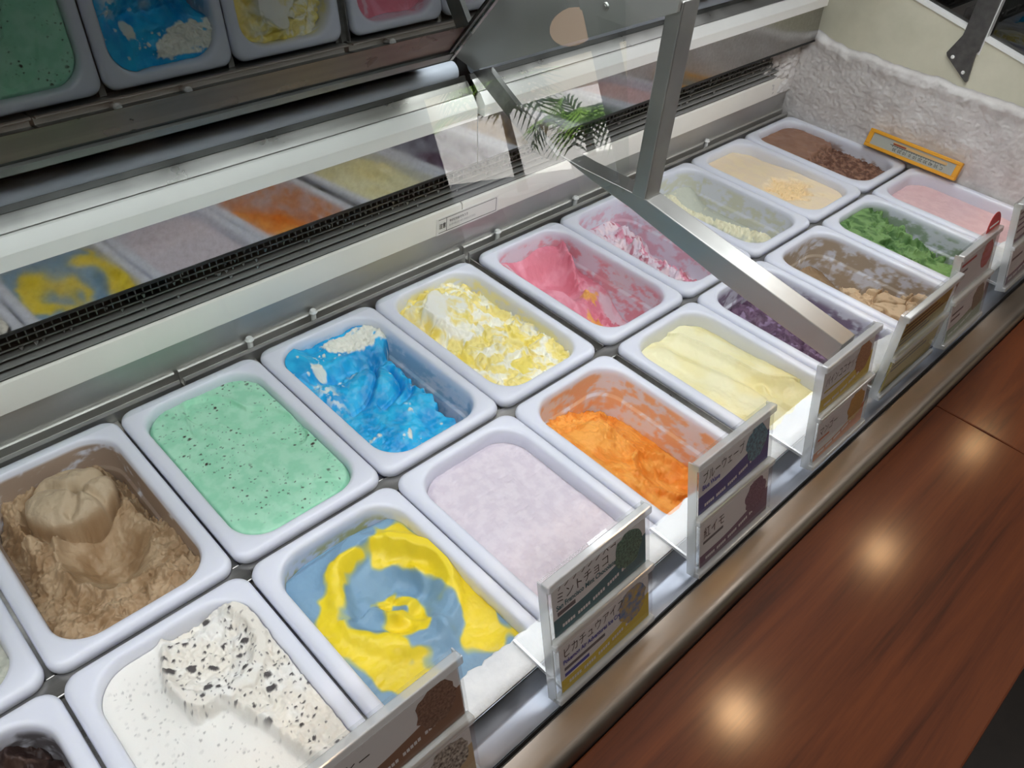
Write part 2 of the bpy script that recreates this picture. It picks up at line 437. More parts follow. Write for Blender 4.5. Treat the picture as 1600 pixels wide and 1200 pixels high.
# caution notice on the strip
lb = part('caution_notice', MB().box(-.0395, .0755, .2808, .2815, .0405, .0665), plain('notice_white', (232, 229, 224), .5))
def flat_line(parent, x0, x1, z0, z1, mat, y=.2806):
    return MB().box(x0, x1, y-.0002, y+.0003, z0, z1).build('ruled_line', mat, parent)
for a in ((-.036, .072, .0635, .0639), (-.036, .072, .0435, .0439), (.0716, .072, .0435, .0639), (-.022, -.0216, .0435, .0639)):
    flat_line(lb, *a, M['black'])
def text(body, size, loc, rot, mat, parent, shear=0., sx=1., bold=0., align='LEFT', name='lettering'):
    cu = bpy.data.curves.new(name, 'FONT'); cu.body = body; cu.size = size; cu.shear = shear
    cu.offset = bold; cu.align_x = align; cu.resolution_u = 3
    cu.materials.append(mat)
    o = bpy.data.objects.new(name, cu); COL.objects.link(o); bpy.context.view_layer.update()
    me = bpy.data.meshes.new_from_object(o); bpy.data.objects.remove(o); bpy.data.curves.remove(cu)
    o = bpy.data.objects.new(name, me); COL.objects.link(o)
    o.location = loc; o.rotation_euler = rot; o.scale = (sx, 1, 1); o.parent = parent
    return o
RX = (math.pi/2, 0, 0)
text('注意', .0090, (-.0352, .2803, .0502), RX, M['black'], lb, sx=.68, bold=.00008)
text('やけどのおそれあり', .0048, (-.017, .2803, .0555), RX, M['black'], lb, sx=.8, bold=.0001)
text('ヒーターが入っています さわらないでください', .0042, (-.017, .2803, .049), RX, M['black'], lb, sx=.55)
# air grille: slats with a finned upper part, in front of a dark duct
part('air_duct', MB().box(X0, .868, .316, .32, .06, .18).box(X0, .868, .286, .316, .0762, .0775), M['dark'])
zs = (.0795, .0885, .0975, .106, .1135, .121, .1285)
ys = (.2865, .288, .2895, .291, .2925, .294, .2955)
for q, (z_, y_) in enumerate(zip(zs, ys)):
    part('slat', MB().prism([(y_-.002, z_-.0012), (y_-.0024, z_-.0002), (y_-.002, z_+.0008), (y_+.014, z_+.0030), (y_+.014, z_+.001)], X0, .866), M['grille'])
b = MB()
for i in range(int((.86-X0)/.0085)):
    x = X0+.006+i*.0085
    b.add([(x, .2905, .1075), (x, .2925, .1365), (x, .31, .1365), (x, .31, .1075), (x+.001, .2905, .1075), (x+.001, .2925, .1365), (x+.001, .31, .1365), (x+.001, .31, .1075)],
          [(0, 1, 2, 3), (7, 6, 5, 4), (0, 4, 5, 1), (1, 5, 6, 2), (3, 2, 6, 7), (0, 3, 7, 4)])
part('grille_fins', b, M['grille'])['kind'] = 'stuff'
b = MB()
for i in range(170):
    q = rnd.choice((2, 3, 3, 4, 4, 5)); x = rnd.uniform(-.8, .85); s_ = rnd.uniform(.002, .0045); y_ = ys[q]-.003
    b.cyl((x, y_, zs[q]), (x, y_-.0004, zs[q]-s_*1.3), s_*.6, 6, .0004)
part('ice_drips', b, M['grille'])['kind'] = 'stuff'
# mirror-polished panel leaning back over the back row, white hood above, steel band, grey tube, sill
def sections(name, prof, mat, smooth=None, gap=.004, xl=None):
    for xa, xb in ((X0, JX-gap), (JX+gap, .866)):
        part(name, MB().prism(prof, xa, xb), mat, smooth)
sections('mirror_panel', [(.2555, .1465), (.2595, .2085), (.2615, .2085), (.2575, .1465)], M['mirror'], gap=.001)
sections('panel_edge', [(.2545, .1445), (.2545, .1475), (.2585, .1475), (.2585, .1445)], M['rubber'], gap=.001)
sections('white_hood', [(.2535, .2085), (.2535, .2235), (.2545, .2255), (.2625, .2355), (.2645, .2365), (.270, .2345), (.270, .2085)], M['white_panel'], 20, gap=.006)
sections('steel_band', [(.2705, .228), (.2655, .2375), (.277, .2485), (.2785, .2485), (.290, .228)], M['steel'], gap=.004)
sections('seam_strip', [(.2786, .240), (.2786, .2475), (.2815, .2535), (.284, .2535), (.290, .240)], M['steel_dark'], gap=.004)
for xa, xb in ((X0, -.008), (.026, .866)):
    b = MB().cyl((xa, .2925, .2585), (xb, .2925, .2585), .0118, 28)
    part('grey_tube', b, M['tube'], 40)
sections('sill_channel', [(.306, .245), (.306, .2705), (.309, .2730), (.33, .2730), (.33, .245)], M['steel_dark'], gap=.004)
part('rear_body', MB().box(X0, .874, .32, .60, -.6, .2445), M['steel_dark'])
part('front_body', MB().box(X0, 2.6, -.3355, -.28, FZ, -.02), M['steel_dark'])
# sloping rear doors (overhanging towards the customer)
DA = math.atan2(-.83, 1)        # y per z
def dslope(y0, z0, d):          # point at distance d up the slope
    L = math.hypot(.83, 1); return (y0-.83/L*d, z0+1/L*d)
for (xa, xb) in ((X0, -.060), (JX+.052, .86)):
    dr = empty('sliding_door'); dr.parent = fz
    y0, z0 = .2365, .3035
    def slab(d0, d1, tback, name, mat, xa_, xb_, sm=None, front=0.):
        a = dslope(y0, z0, d0); c = dslope(y0, z0, d1); nY, nZ = 1/math.hypot(.83, 1), .83/math.hypot(.83, 1)
        return MB().prism([(a[0]-nY*front, a[1]-nZ*front), (c[0]-nY*front, c[1]-nZ*front), (c[0]+nY*tback, c[1]+nZ*tback), (a[0]+nY*tback, a[1]+nZ*tback)], xa_, xb_).build(name, mat, dr)
    slab(0, .013, .012, 'bottom_rail', M['steel_dark'], xa, xb, front=.003)
    slab(.0135, .018, .012, 'seal', M['rubber'], xa, xb)
    slab(.018, .061, .010, 'bottom_rail', M['steel_wood_tint'], xa, xb-.012)
    slab(.0615, .36, .003, 'pane', M['door_glass'], xa, xb-.012)
    slab(.0, .36, .012, 'side_rail', M['steel_dark'], xb-.0115, xb-.006, front=.002)
    slab(.0, .36, .012, 'side_bead', M['steel'], xb-.005, xb, front=.004)
    part('door_track', MB().prism([(.2385, .3015), (.240, .3045), (.300, .2775), (.312, .2775), (.312, .2735), (.300, .2735)], xa, xb), M['steel_dark'])
# right end wall: cream panel with frost on its lower half, glass above
ew = [(-.300, -.02), (-.300, .168), (-.10, .2135), (.104, .257), (.27, .292), (.33, .30), (.33, -.28), (-.262, -.28), (-.262, -.02)]
part('end_wall', MB().prism(ew, .8725, .90), M['cream'])
part('end_trim', MB().prism([(-.30, .168), (-.30, .174), (-.10, .2195), (.104, .263), (.33, .306), (.33, .30), (.104, .257), (-.10, .2135)], .870, .902), M['cap'])
part('end_glass_pane', MB().prism([(-.30, .174), (-.10, .2195), (.104, .263), (.33, .306), (.33, .62), (-.30, .62)], .884, .890), M['end_glass'])
part('end_post_edge', MB().box(.871, .884, -.030, -.026, .205, .62), M['cap'])
gy, gz = 150, 90
vs, fs = [], []
def pn(a, b_, seed):
    return float(perlin1(np.array([a*1.0+seed*37.3+1000*0]), seed)[0]*.5+perlin1(np.array([b_+a*.37]), seed+1)[0]*.5)

# ---- gradient noise for the modelled surfaces
def _hash(i, j, s):
    h_ = (i*374761393+j*668265263+s*974711) & 0xffffffff
    h_ = ((h_ ^ (h_ >> 13))*1274126177) & 0xffffffff
    return (h_ ^ (h_ >> 16)) & 0xffffffff
def perlin(x, y, s=0):
    xi = np.floor(x).astype(np.int64); yi = np.floor(y).astype(np.int64); fx = x-xi; fy = y-yi
    def g(i, j, dx, dy):
        a = _hash(i, j, s)/4294967296.0*2*np.pi; return np.cos(a)*dx+np.sin(a)*dy
    u = fx**3*(fx*(fx*6-15)+10); v_ = fy**3*(fy*(fy*6-15)+10)
    n00 = g(xi, yi, fx, fy); n10 = g(xi+1, yi, fx-1, fy); n01 = g(xi, yi+1, fx, fy-1); n11 = g(xi+1, yi+1, fx-1, fy-1)
    return 1.5*((n00*(1-u)+n10*u)*(1-v_)+(n01*(1-u)+n11*u)*v_)
def fbm(x, y, s=0, o=4, gain=.5):
    r = 0; a = 1; f = 1
    for i in range(o):
        r = r+a*perlin(x*f+i*17.1, y*f-i*9.7, s+i); a *= gain; f *= 2.03
    return r
def ridged(x, y, s=0, o=3):
    r = 0; a = 1; f = 1
    for i in range(o):
        r = r+a*(1-2*np.abs(perlin(x*f+i*7.7, y*f+i*3.1, s+i))); a *= .5; f *= 2.1
    return r/1.75
def worley(x, y, s=0, jit=.9):
    xi = np.floor(x).astype(np.int64); yi = np.floor(y).astype(np.int64)
    f1 = np.full(x.shape, 9.); f2 = np.full(x.shape, 9.); idv = np.zeros(x.shape)
    for di in (-1, 0, 1):
        for dj in (-1, 0, 1):
            i = xi+di; j = yi+dj
            h1 = _hash(i, j, s)/4294967296.0; h2 = _hash(i, j, s+51)/4294967296.0; h3 = _hash(i, j, s+97)/4294967296.0
            d = np.hypot(i+.5+jit*(h1-.5)-x, j+.5+jit*(h2-.5)-y)
            near = d < f1
            f2 = np.where(near, f1, np.minimum(f2, d)); idv = np.where(near, h3, idv); f1 = np.where(near, d, f1)
    return f1, f2, idv
def sst(a, b_, x):
    t_ = np.clip((x-a)/(b_-a), 0, 1); return t_*t_*(3-2*t_)
def gauss(d, w_): return np.exp(-(d/w_)**2)
def seg(U, V, pts):
    """distance to a polyline, signed side and parameter along it"""
    best = np.full(U.shape, 9.); sd = np.zeros(U.shape); par = np.zeros(U.shape)
    n_ = len(pts)-1
    for i in range(n_):
        a = np.array(pts[i]); d = np.array(pts[i+1])-a; L2 = d@d
        t_ = np.clip(((U-a[0])*d[0]+(V-a[1])*d[1])/L2, 0, 1)
        dx = U-a[0]-t_*d[0]; dy = V-a[1]-t_*d[1]; dd = np.hypot(dx, dy)
        s_ = np.sign(d[0]*dy-d[1]*dx); nr = dd < best
        best = np.where(nr, dd, best); sd = np.where(nr, s_, sd); par = np.where(nr, (i+t_)/n_, par)
    return best, sd, par
def spline(pts, n_=8):
    o_ = []
    q = [pts[0]]+list(pts)+[pts[-1]]
    for i in range(1, len(q)-2):
        p0, p1, p2, p3 = [np.array(v_) for v_ in q[i-1:i+3]]
        for k_ in range(n_):
            t_ = k_/n_
            o_.append(tuple(.5*(2*p1+(p2-p0)*t_+(2*p0-5*p1+4*p2-p3)*t_*t_+(3*p1-p0-3*p2+p3)*t_**3)))
    o_.append(tuple(pts[-1])); return o_
def mixc(a, b_, t_):
    a = np.broadcast_to(np.asarray(a, float), t_.shape+(3,)); b_ = np.broadcast_to(np.asarray(b_, float), t_.shape+(3,))
    return a*(1-t_[..., None])+b_*t_[..., None]
L_ = lambda *c: np.array(lin(c))

def grid_mesh(name, V3, mat, parent=None, attr=None, colors=None, closed_u=False, extra=None):
    """quad mesh from an (n, m, 3) array, with an optional colour attribute"""
    n_, m_ = V3.shape[:2]
    idx = np.arange(n_*m_).reshape(n_, m_)
    a = idx[:-1, :-1].ravel(); b_ = idx[1:, :-1].ravel(); c_ = idx[1:, 1:].ravel(); d = idx[:-1, 1:].ravel()
    q = np.stack([a, b_, c_, d], 1)
    if closed_u:
        q = np.concatenate([q, np.stack([idx[-1, :-1], idx[0, :-1], idx[0, 1:], idx[-1, 1:]], 1)])
    vv = V3.reshape(-1, 3)
    me = bpy.data.meshes.new(name)
    me.vertices.add(len(vv)); me.vertices.foreach_set('co', vv.astype(np.float32).ravel())
    me.loops.add(q.size); me.loops.foreach_set('vertex_index', q.astype(np.int32).ravel())
    me.polygons.add(len(q)); me.polygons.foreach_set('loop_start', np.arange(0, q.size, 4, dtype=np.int32))
    me.polygons.foreach_set('use_smooth', np.ones(len(q), bool))
    me.update(calc_edges=True); me.validate()
    if colors is not None:
        ca = me.color_attributes.new(attr, 'FLOAT_COLOR', 'POINT')
        cc = np.ones((len(vv), 4), np.float32); cc[:, :3] = np.clip(colors.reshape(-1, 3), 0, 1)
        ca.data.foreach_set('color', cc.ravel())
    me.materials.append(mat)
    o = bpy.data.objects.new(name, me); COL.objects.link(o)
    if parent: o.parent = parent
    return o

# frost on the end wall
Yg, Zg = np.meshgrid(np.linspace(-.262, .283, 260), np.linspace(-.03, .165, 110), indexing='ij')
edge_z = .149+.004*fbm(Yg*18, Yg*0, 5, 4)+.012*sst(.19, .27, Yg)
tk = sst(0, .022, edge_z-Zg)*(.0065+.0018*fbm(Yg*25, Zg*25, 3, 5)+.0009*fbm(Yg*160, Zg*160, 8, 3))
tk = tk+.010*gauss(edge_z-.008-Zg, .012)*(.6+.4*fbm(Yg*30, Zg*30, 11, 3))*sst(0, .006, edge_z-Zg)
V3 = np.stack([.8722-tk, Yg, np.minimum(Zg, edge_z+.002)], -1)
fo = grid_mesh('wall_frost', V3, M['wall_frost'], fz); fo['kind'] = 'stuff'
# frost on the right ends of strip and grille
Xg, Zg = np.meshgrid(np.linspace(.70, .868, 90), np.linspace(.045, .14, 60), indexing='ij')
cov = sst(.76, .85, Xg+.04*fbm(Xg*40, Zg*40, 2, 4))
V3 = np.stack([Xg, .2835-.006*cov+.012*(1-cov)+.003*fbm(Xg*90, Zg*90, 6, 4)*cov, Zg], -1)
fo = grid_mesh('grille_frost', V3, M['wall_frost'], fz); fo['kind'] = 'stuff'

# ------------------------------------------------------------------ support frame at the joint
fx0, fx1 = .0158, .0425
sf = empty('support_frame', (0, 0, 0), label='brushed steel support frame with a post standing on a long beam over the tubs', cat='frame')
beam = [(.130, .2085), (.09, .2062), (-.009, .2078), (-.2672, .1646), (-.2672, .1395), (-.1165, .162), (.0105, .1885), (.07, .197), (.113, .2055)]
o = MB().prism(beam, fx0, fx1).build('beam', M['steel_frame'], sf)
bv = o.modifiers.new('edge', 'BEVEL'); bv.width = .0014; bv.segments = 2; bv.limit_method = 'ANGLE'; bv.angle_limit = .6
o = MB().box(fx0, fx1, -.0065, .0125, .2060, .4155, .0014).build('post', M['steel_frame'], sf)
MB().cyl((.029, .003, .4155), (.029, .003, .419), .007, 14).build('post_cap', M['cap'], sf)
strap = [(.2735, .2600), (.2465, .2735), (.2105, .2545), (.160, .2295), (.134, .2160), (.122, .2095), (.122, .2030), (.134, .2000), (.1545, .1995), (.2105, .228)]
MB().prism(strap, .0085, .0158).build('rear_strap', M['steel_dark'], sf)
gus = [(.274, .2612), (.3225, .2700), (.2585, .346), (.20, .416), (.06, .586), (-.004, .586), (-.004, .406)]
g_ = MB().prism(gus, .0108, .0156).build('gusset_plate', M['plate'], sf)
for (y_, z_) in ((.0825, .3880), (.311, .2830)):
    b = MB().cyl((.0108, y_, z_), (.0092, y_, z_), .0045, 16, .0035).cyl((.0092, y_, z_), (.0078, y_, z_), .0022, 10)
    b.build('screw', M['steel_frame'], g_)
# end bracket on the end wall
eb = empty('end_bracket', (0, 0, 0), label='flared steel bracket screwed to the cream end wall', cat='bracket')
pl_ = [(.020, .1955), (.0185, .1925), (.0165, .190), (-.0265, .1605), (-.0295, .1600), (-.0310, .1625), (-.0255, .207), (-.0285, .2115), (-.0285, .62), (.0055, .62), (.0055, .2360), (.0060, .2280)]
p_ = MB().prism(pl_, .8665, .8700).build('bracket_plate', M['steel_dark'], eb)
for (y_, z_) in ((.0075, .1915), (-.0185, .1735)):
    MB().cyl((.8665, y_, z_), (.8645, y_, z_), .0032, 14, .0022).build('screw', M['cap'], p_)

# front glass pane standing behind the post, leaning back a little
TA = math.radians(14)
gx0, gx1 = X0, .0100
R = .018; pts = [(gx0, .0), (gx1-R, .0)]
for i in range(1, 9):
    a = -math.pi/2+i*math.pi/16; pts.append((gx1-R+R*math.cos(a), R+R*math.sin(a)))
pts += [(gx1, .30), (gx0, .30)]
vs, fs = [], []
n_ = len(pts)
for d in (0, .005):
    for (a, h_) in pts: vs.append((a, .0115+h_*math.sin(TA)+d*math.cos(TA), .212+h_*math.cos(TA)-d*math.sin(TA)))
fs = [tuple(range(n_)), tuple(range(2*n_-1, n_-1, -1))]+[(i, n_+i, n_+(i+1) % n_, (i+1) % n_) for i in range(n_)]
gp = empty('glass_guard', label='clear glass guard pane above the tubs reflecting palms and windows', cat='glass pane')
mesh_obj('pane', vs, fs, M['glass'], gp)

# canopy shelf with the LED strip that lights the tubs (above the frame of the picture)
cn = empty('canopy_shelf', (0, 0, .59), label='steel canopy shelf over the freezer carrying a white light strip', cat='shelf')
MB().box(X0, .90, -.15, .34, 0, .02).build('shelf_board', M['steel_dark'], cn)
for ly_, pw_ in ((-.045, LED_FRONT), (.18, LED_BACK)):
    MB().box(X0+.02, .87, ly_-.078, ly_+.078, -.022, 0).build('light_housing', M['cap'], cn)
    MB().box(X0+.03, .86, ly_-.072, ly_+.072, -.028, -.022).build('light_diffuser', M['led'], cn)
    l = bpy.data.objects.new('strip_lamp', bpy.data.lights.new('strip_lamp', 'AREA')); COL.objects.link(l); l.parent = cn
    l.location = ((X0+.87)/2, ly_, -.03); l.data.shape = 'RECTANGLE'; l.data.size = 2.05; l.data.size_y = .14
    l.data.energy = pw_; l.data.color = (.93, .97, 1.0)

# ------------------------------------------------------------------ tubs
def rrect(hx, hy, r, n_=14):
    """rounded rectangle points, counter-clockwise, 4*(n_+1) + side points"""
    pts = []
    for cxs, cys, a0 in ((1, 1, 0), (-1, 1, 90), (-1, -1, 180), (1, -1, 270)):
        for i in range(n_+1):
            a = math.radians(a0+90*i/n_); pts.append((cxs*(hx-r)+r*math.cos(a), cys*(hy-r)+r*math.sin(a)))
    q = []
    for i in range(len(pts)):
        a = np.array(pts[i]); b_ = np.array(pts[(i+1) % len(pts)]); d = np.linalg.norm(b_-a)
        k_ = max(1, int(d/.012))
        for j in range(k_): q.append(a+(b_-a)*j/k_)
    return np.array(q)
HX, HY, IR = .0678, .1140, .034        # opening half sizes and corner radius
DEPTH = .118
def ksc(z):                             # inner wall taper
    return 1-.62*np.clip(-z, 0, .2)
def ring(hx, hy, r, z, NB=260):
    # resample by angle-independent arc fraction so rings match
    q = rrect(hx, hy, r); c = np.vstack([q, q[:1]]); d = np.r_[0, np.cumsum(np.linalg.norm(np.diff(c, axis=0), axis=1))]
    t_ = np.linspace(0, d[-1], NB, endpoint=False)
    return np.stack([np.interp(t_, d, c[:, 0]), np.interp(t_, d, c[:, 1]), np.full(NB, z)], 1)
OX, OY = .0836, .1288
TUBC = L_(226, 229, 240)
def tub(name, c, row, label, stain=None, seed=0):
    xc = cx(c); yc = .1325 if row else -.1325
    rings = [(OX-.013, OY-.013, .02, -.016), (OX-.003, OY-.003, .014, -.0145), (OX-.0006, OY-.0006, .0155, -.0115), (OX, OY, .016, -.007), (OX-.0008, OY-.0008, .0158, -.0035),
             (OX-.003, OY-.003, .015, -.001), (OX-.0055, OY-.0055, .0145, 0), (OX-.008, OY-.008, .0165, .0002), (HX+.0048, HY+.0048, IR+.002, 0), (HX+.0022, HY+.0022, IR+.001, -.0008),
             (HX+.0008, HY+.0008, IR, -.003), (HX, HY, IR, -.006)]
    zl = list(np.linspace(-.009, -.038, 20))
    for z in zl: rings.append((HX*ksc(z), HY*ksc(z), IR*.98, z))
    st = .0022
    for z in [-.0395]+list(np.linspace(-.042, -DEPTH+.012, 26)):
        rings.append((HX*ksc(z)-st, HY*ksc(z)-st, IR*.92, z))
    kz = ksc(-DEPTH); rings += [(HX*kz-st-.002, HY*kz-st-.002, IR*.9, -DEPTH+.004), (HX*kz-st-.007, HY*kz-st-.007, IR*.8, -DEPTH)]
    arr = [ring(*r_) for r_ in rings]
    last = arr[-1]
    for s_ in (.8, .6, .4, .2, .02): arr.append(last*np.array([s_, s_, 1]))
    A = np.stack(arr, 1)               # (NB, rings, 3)
    col = np.broadcast_to(TUBC, A.shape).copy()
    if stain is not None:
        sc, amt, zt = stain
        inside = np.arange(A.shape[1]) >= 12
        ang = np.arange(A.shape[0])[:, None]/A.shape[0]*2*np.pi
        arc = np.r_[0, np.cumsum(np.linalg.norm(np.diff(A[:, 12, :2], axis=0), axis=1))][:, None]
        nz = fbm(arc*26+0*A[:, :, 2], A[:, :, 2]*42+arc*4, seed+3, 5, .62)+.45*fbm(arc*90, A[:, :, 2]*120, seed+9, 3)+.35*sst(-.09, -.03, A[:, :, 2])*0
        mk = sst(-.30, .42, nz+amt-.5)*sst(zt+.004, zt-.006, A[:, :, 2])
        floor_ = np.arange(A.shape[1]) >= len(rings)-2
        nf = fbm(A[:, :, 0]*38, A[:, :, 1]*38, seed+21, 5, .6)
        mk = np.where(floor_[None, :], sst(-.1, .35, nf+amt-.55), mk)*inside[None, :]
        col = mixc(col, L_(*sc), mk*.82)
    t_ = empty(name, (xc, yc, 0), label=label, cat='tub', group='white ice cream tubs in the freezer')
    o = grid_mesh('tub_body', A, M['tub'], t_, 'stain', col, closed_u=True)
    # outside shell below the rim
    kk = [(OX-.014, OY-.014, .03, -.0155), (HX+.003, HY+.003, IR, -.018), (HX*kz+.002, HY*kz+.002, IR, -DEPTH-.003)]
    B = np.stack([ring(*r_) for r_ in kk]+[ring(*kk[-1])*np.array([.02, .02, 1])], 1)
    grid_mesh('outer_shell', B, M['tub'], t_, 'stain', np.broadcast_to(TUBC, B.shape).copy(), closed_u=True)
    return t_

# ------------------------------------------------------------------ ice cream masses
def ice(name, c, row, label, fn, mat, nu=130, nv=230):
    xc = cx(c); yc = .1325 if row else -.1325
    s_, t_ = np.meshgrid(np.linspace(-1, 1, nu), np.linspace(-1, 1, nv), indexing='ij')
    mm = np.maximum(np.abs(s_), np.abs(t_))+1e-9
    dx, dy = s_/mm*HX, t_/mm*HY
    # boundary of the rounded rectangle in direction (dx, dy)
    ax_, ay_ = np.abs(dx), np.abs(dy)
    cxr, cyr = HX-IR, HY-IR
    lam = np.ones_like(ax_)
    # corner intersection: |lam*(ax,ay)-(cx,cy)| = IR
    A_ = ax_**2+ay_**2; B_ = -2*(ax_*cxr+ay_*cyr); C_ = cxr**2+cyr**2-IR**2
    disc = np.maximum(B_**2-4*A_*C_, 0); lc = (-B_+np.sqrt(disc))/(2*A_)
    incorner = (lc*ax_ > cxr) & (lc*ay_ > cyr)
    lam = np.where(incorner, lc, 1)
    lx = dx*lam*mm; ly = dy*lam*mm
    U = lx/HX; V = ly/HY
    edge = mm
    r_ = fn(U, V, lx, ly, edge)
    h_, col = r_[0], r_[1]
    ox, oy = (r_[2], r_[3]) if len(r_) > 2 else (0, 0)
    fade = sst(1.0, .93, edge)
    kk = ksc(h_)-.0022/HX*sst(-.036, -.041, h_)
    X_ = (lx+ox*fade)*kk*.997; Y_ = (ly+oy*fade)*(ksc(h_)-.0022/HY*sst(-.036, -.041, h_))*.997
    V3 = np.stack([X_, Y_, h_], -1)
    # skirt down to the tub floor so the mass is solid
    o = grid_mesh(name, V3, mat, None, 'pigment', col)
    o.location = (xc, yc, 0)
    bm_idx = list(range(0, 1))
    return tag(o, label, 'ice cream', 'ice cream flavours in the tubs')

def chips(lx, ly, scale, seed, thr, size, stretch=1.0, ang=0.):
    a, b_ = lx*math.cos(ang)-ly*math.sin(ang), lx*math.sin(ang)+ly*math.cos(ang)
    f1, f2, idv = worley(a*scale, b_*scale*stretch, seed)
    sz = size*(.4+1.2*((idv*7.13) % 1))
    wob = .25*size*perlin(lx*scale*4, ly*scale*4, seed+3)
    return sst(sz, sz*.75, f1+wob)*(idv > thr)

def f_mint(U, V, lx, ly, e):
    h_ = -.0075+.0005*fbm(lx*40, ly*40, 1, 4)+.0004*fbm(lx*200, ly*200, 4, 3)
    d, s_, p = seg(U, V, spline([(-.15, .72), (.15, .62), (.32, .34), (.62, .18), (.72, .02)]))
    h_ = h_-.0042*sst(.27, .23, d*(1.15-.2*p))+.0008*gauss(d-.25, .03)
    d2, s2, _ = seg(U, V, spline([(-.45, .62), (-.5, .45), (-.22, .18), (-.05, -.1), (.1, -.35), (.15, -.6), (.4, -.72)]))
    h_ = h_+.0017*sst(.0, .04, d2)*np.where(s2 > 0, 1, 0)*sst(.5, .2, d2)
    h_ = h_-.006*sst(.955, 1.0, e)
    ch = np.maximum(chips(lx, ly, 150, 11, .80, .16, 1.7, .5), chips(lx, ly, 90, 12, .90, .17, 1.3, -.4))
    ch = np.maximum(ch, chips(lx, ly, 300, 13, .86, .20, 1.4, 1.0)*.6)*sst(.98, .94, e)
    ch = ch*sst(-.35, .15, fbm(lx*22, ly*22, 31, 2)+.1)
    col = mixc(L_(158, 222, 188), L_(176, 230, 200), sst(-.5, .5, fbm(lx*60, ly*60, 9, 4)))
    col = mixc(col, L_(58, 40, 32), ch)
    return h_+.0003*ch, col

def f_coffee(U, V, lx, ly, e):
    wv = .25*fbm(U*2.2, V*3.5, 5, 3)
    h_ = -.034+.006*fbm(U*2+.3, V*3, 2, 4)
    # hollow left by the scoop
    r = np.hypot((U-.12)/.62, (V+.10)/.46)
    h_ = h_-.030*sst(1.05, .25, r+.06*wv)
    ridge = gauss(r-1.05, .13)*sst(.5, -.2, U-.1)*sst(-.9, -.2, V+.3)
    h_ = h_+.010*ridge*(1+.5*fbm(U*6, V*8, 8, 3))
    # ball of ice cream at the back, split by a cleft
    br = np.hypot((U-.10)/.66, (V-.60)/.36)*(1+.05*fbm(U*2.5, V*3.5, 61, 2))
    ball = np.sqrt(np.clip(1-br**3, 0, 1))
    lump = .022*ball*(1+.22*fbm(U*2.2, V*3, 6, 3))+.002*fbm(lx*60, ly*60, 7, 3)*sst(.2, .5, U)*ball
    c1, s1, _ = seg(U, V, spline([(.85, .72), (.45, .66), (.2, .62), (-.1, .8), (-.35, .84)]))
    c2, s2, _ = seg(U, V, spline([(.2, .62), (.12, .44), (-.05, .36)]))
    c3, s3, _ = seg(U, V, spline([(.2, .62), (.4, .42), (.42, .28)]))
    lump = lump-(.011*gauss(c1, .05)+.009*gauss(c2, .05)+.009*gauss(c3, .05))*sst(0, .3, ball)
    bl_ = -.036+lump*.85+.008*sst(.0, .2, ball)
    h_ = np.where(br < 1, np.maximum(h_, bl_), h_)
    h_ = h_-.012*gauss(br-1.04, .06)*sst(-.2, .3, U+.9)
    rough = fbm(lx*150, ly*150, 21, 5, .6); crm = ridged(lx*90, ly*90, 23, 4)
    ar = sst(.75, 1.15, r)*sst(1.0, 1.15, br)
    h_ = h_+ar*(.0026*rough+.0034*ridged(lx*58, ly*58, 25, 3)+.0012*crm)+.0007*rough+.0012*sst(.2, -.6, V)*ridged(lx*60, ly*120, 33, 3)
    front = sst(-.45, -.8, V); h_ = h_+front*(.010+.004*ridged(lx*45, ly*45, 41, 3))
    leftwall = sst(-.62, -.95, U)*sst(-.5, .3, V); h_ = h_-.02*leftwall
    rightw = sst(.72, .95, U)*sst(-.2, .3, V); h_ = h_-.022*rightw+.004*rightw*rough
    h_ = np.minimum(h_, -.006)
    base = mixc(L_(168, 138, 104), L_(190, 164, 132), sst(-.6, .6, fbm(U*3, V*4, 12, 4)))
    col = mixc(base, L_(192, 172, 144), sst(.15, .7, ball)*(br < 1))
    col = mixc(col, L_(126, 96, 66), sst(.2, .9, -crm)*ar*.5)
    return h_, col, .0025*perlin(lx*70, ly*70, 51)*ar, .0025*perlin(lx*70, ly*70, 52)*ar

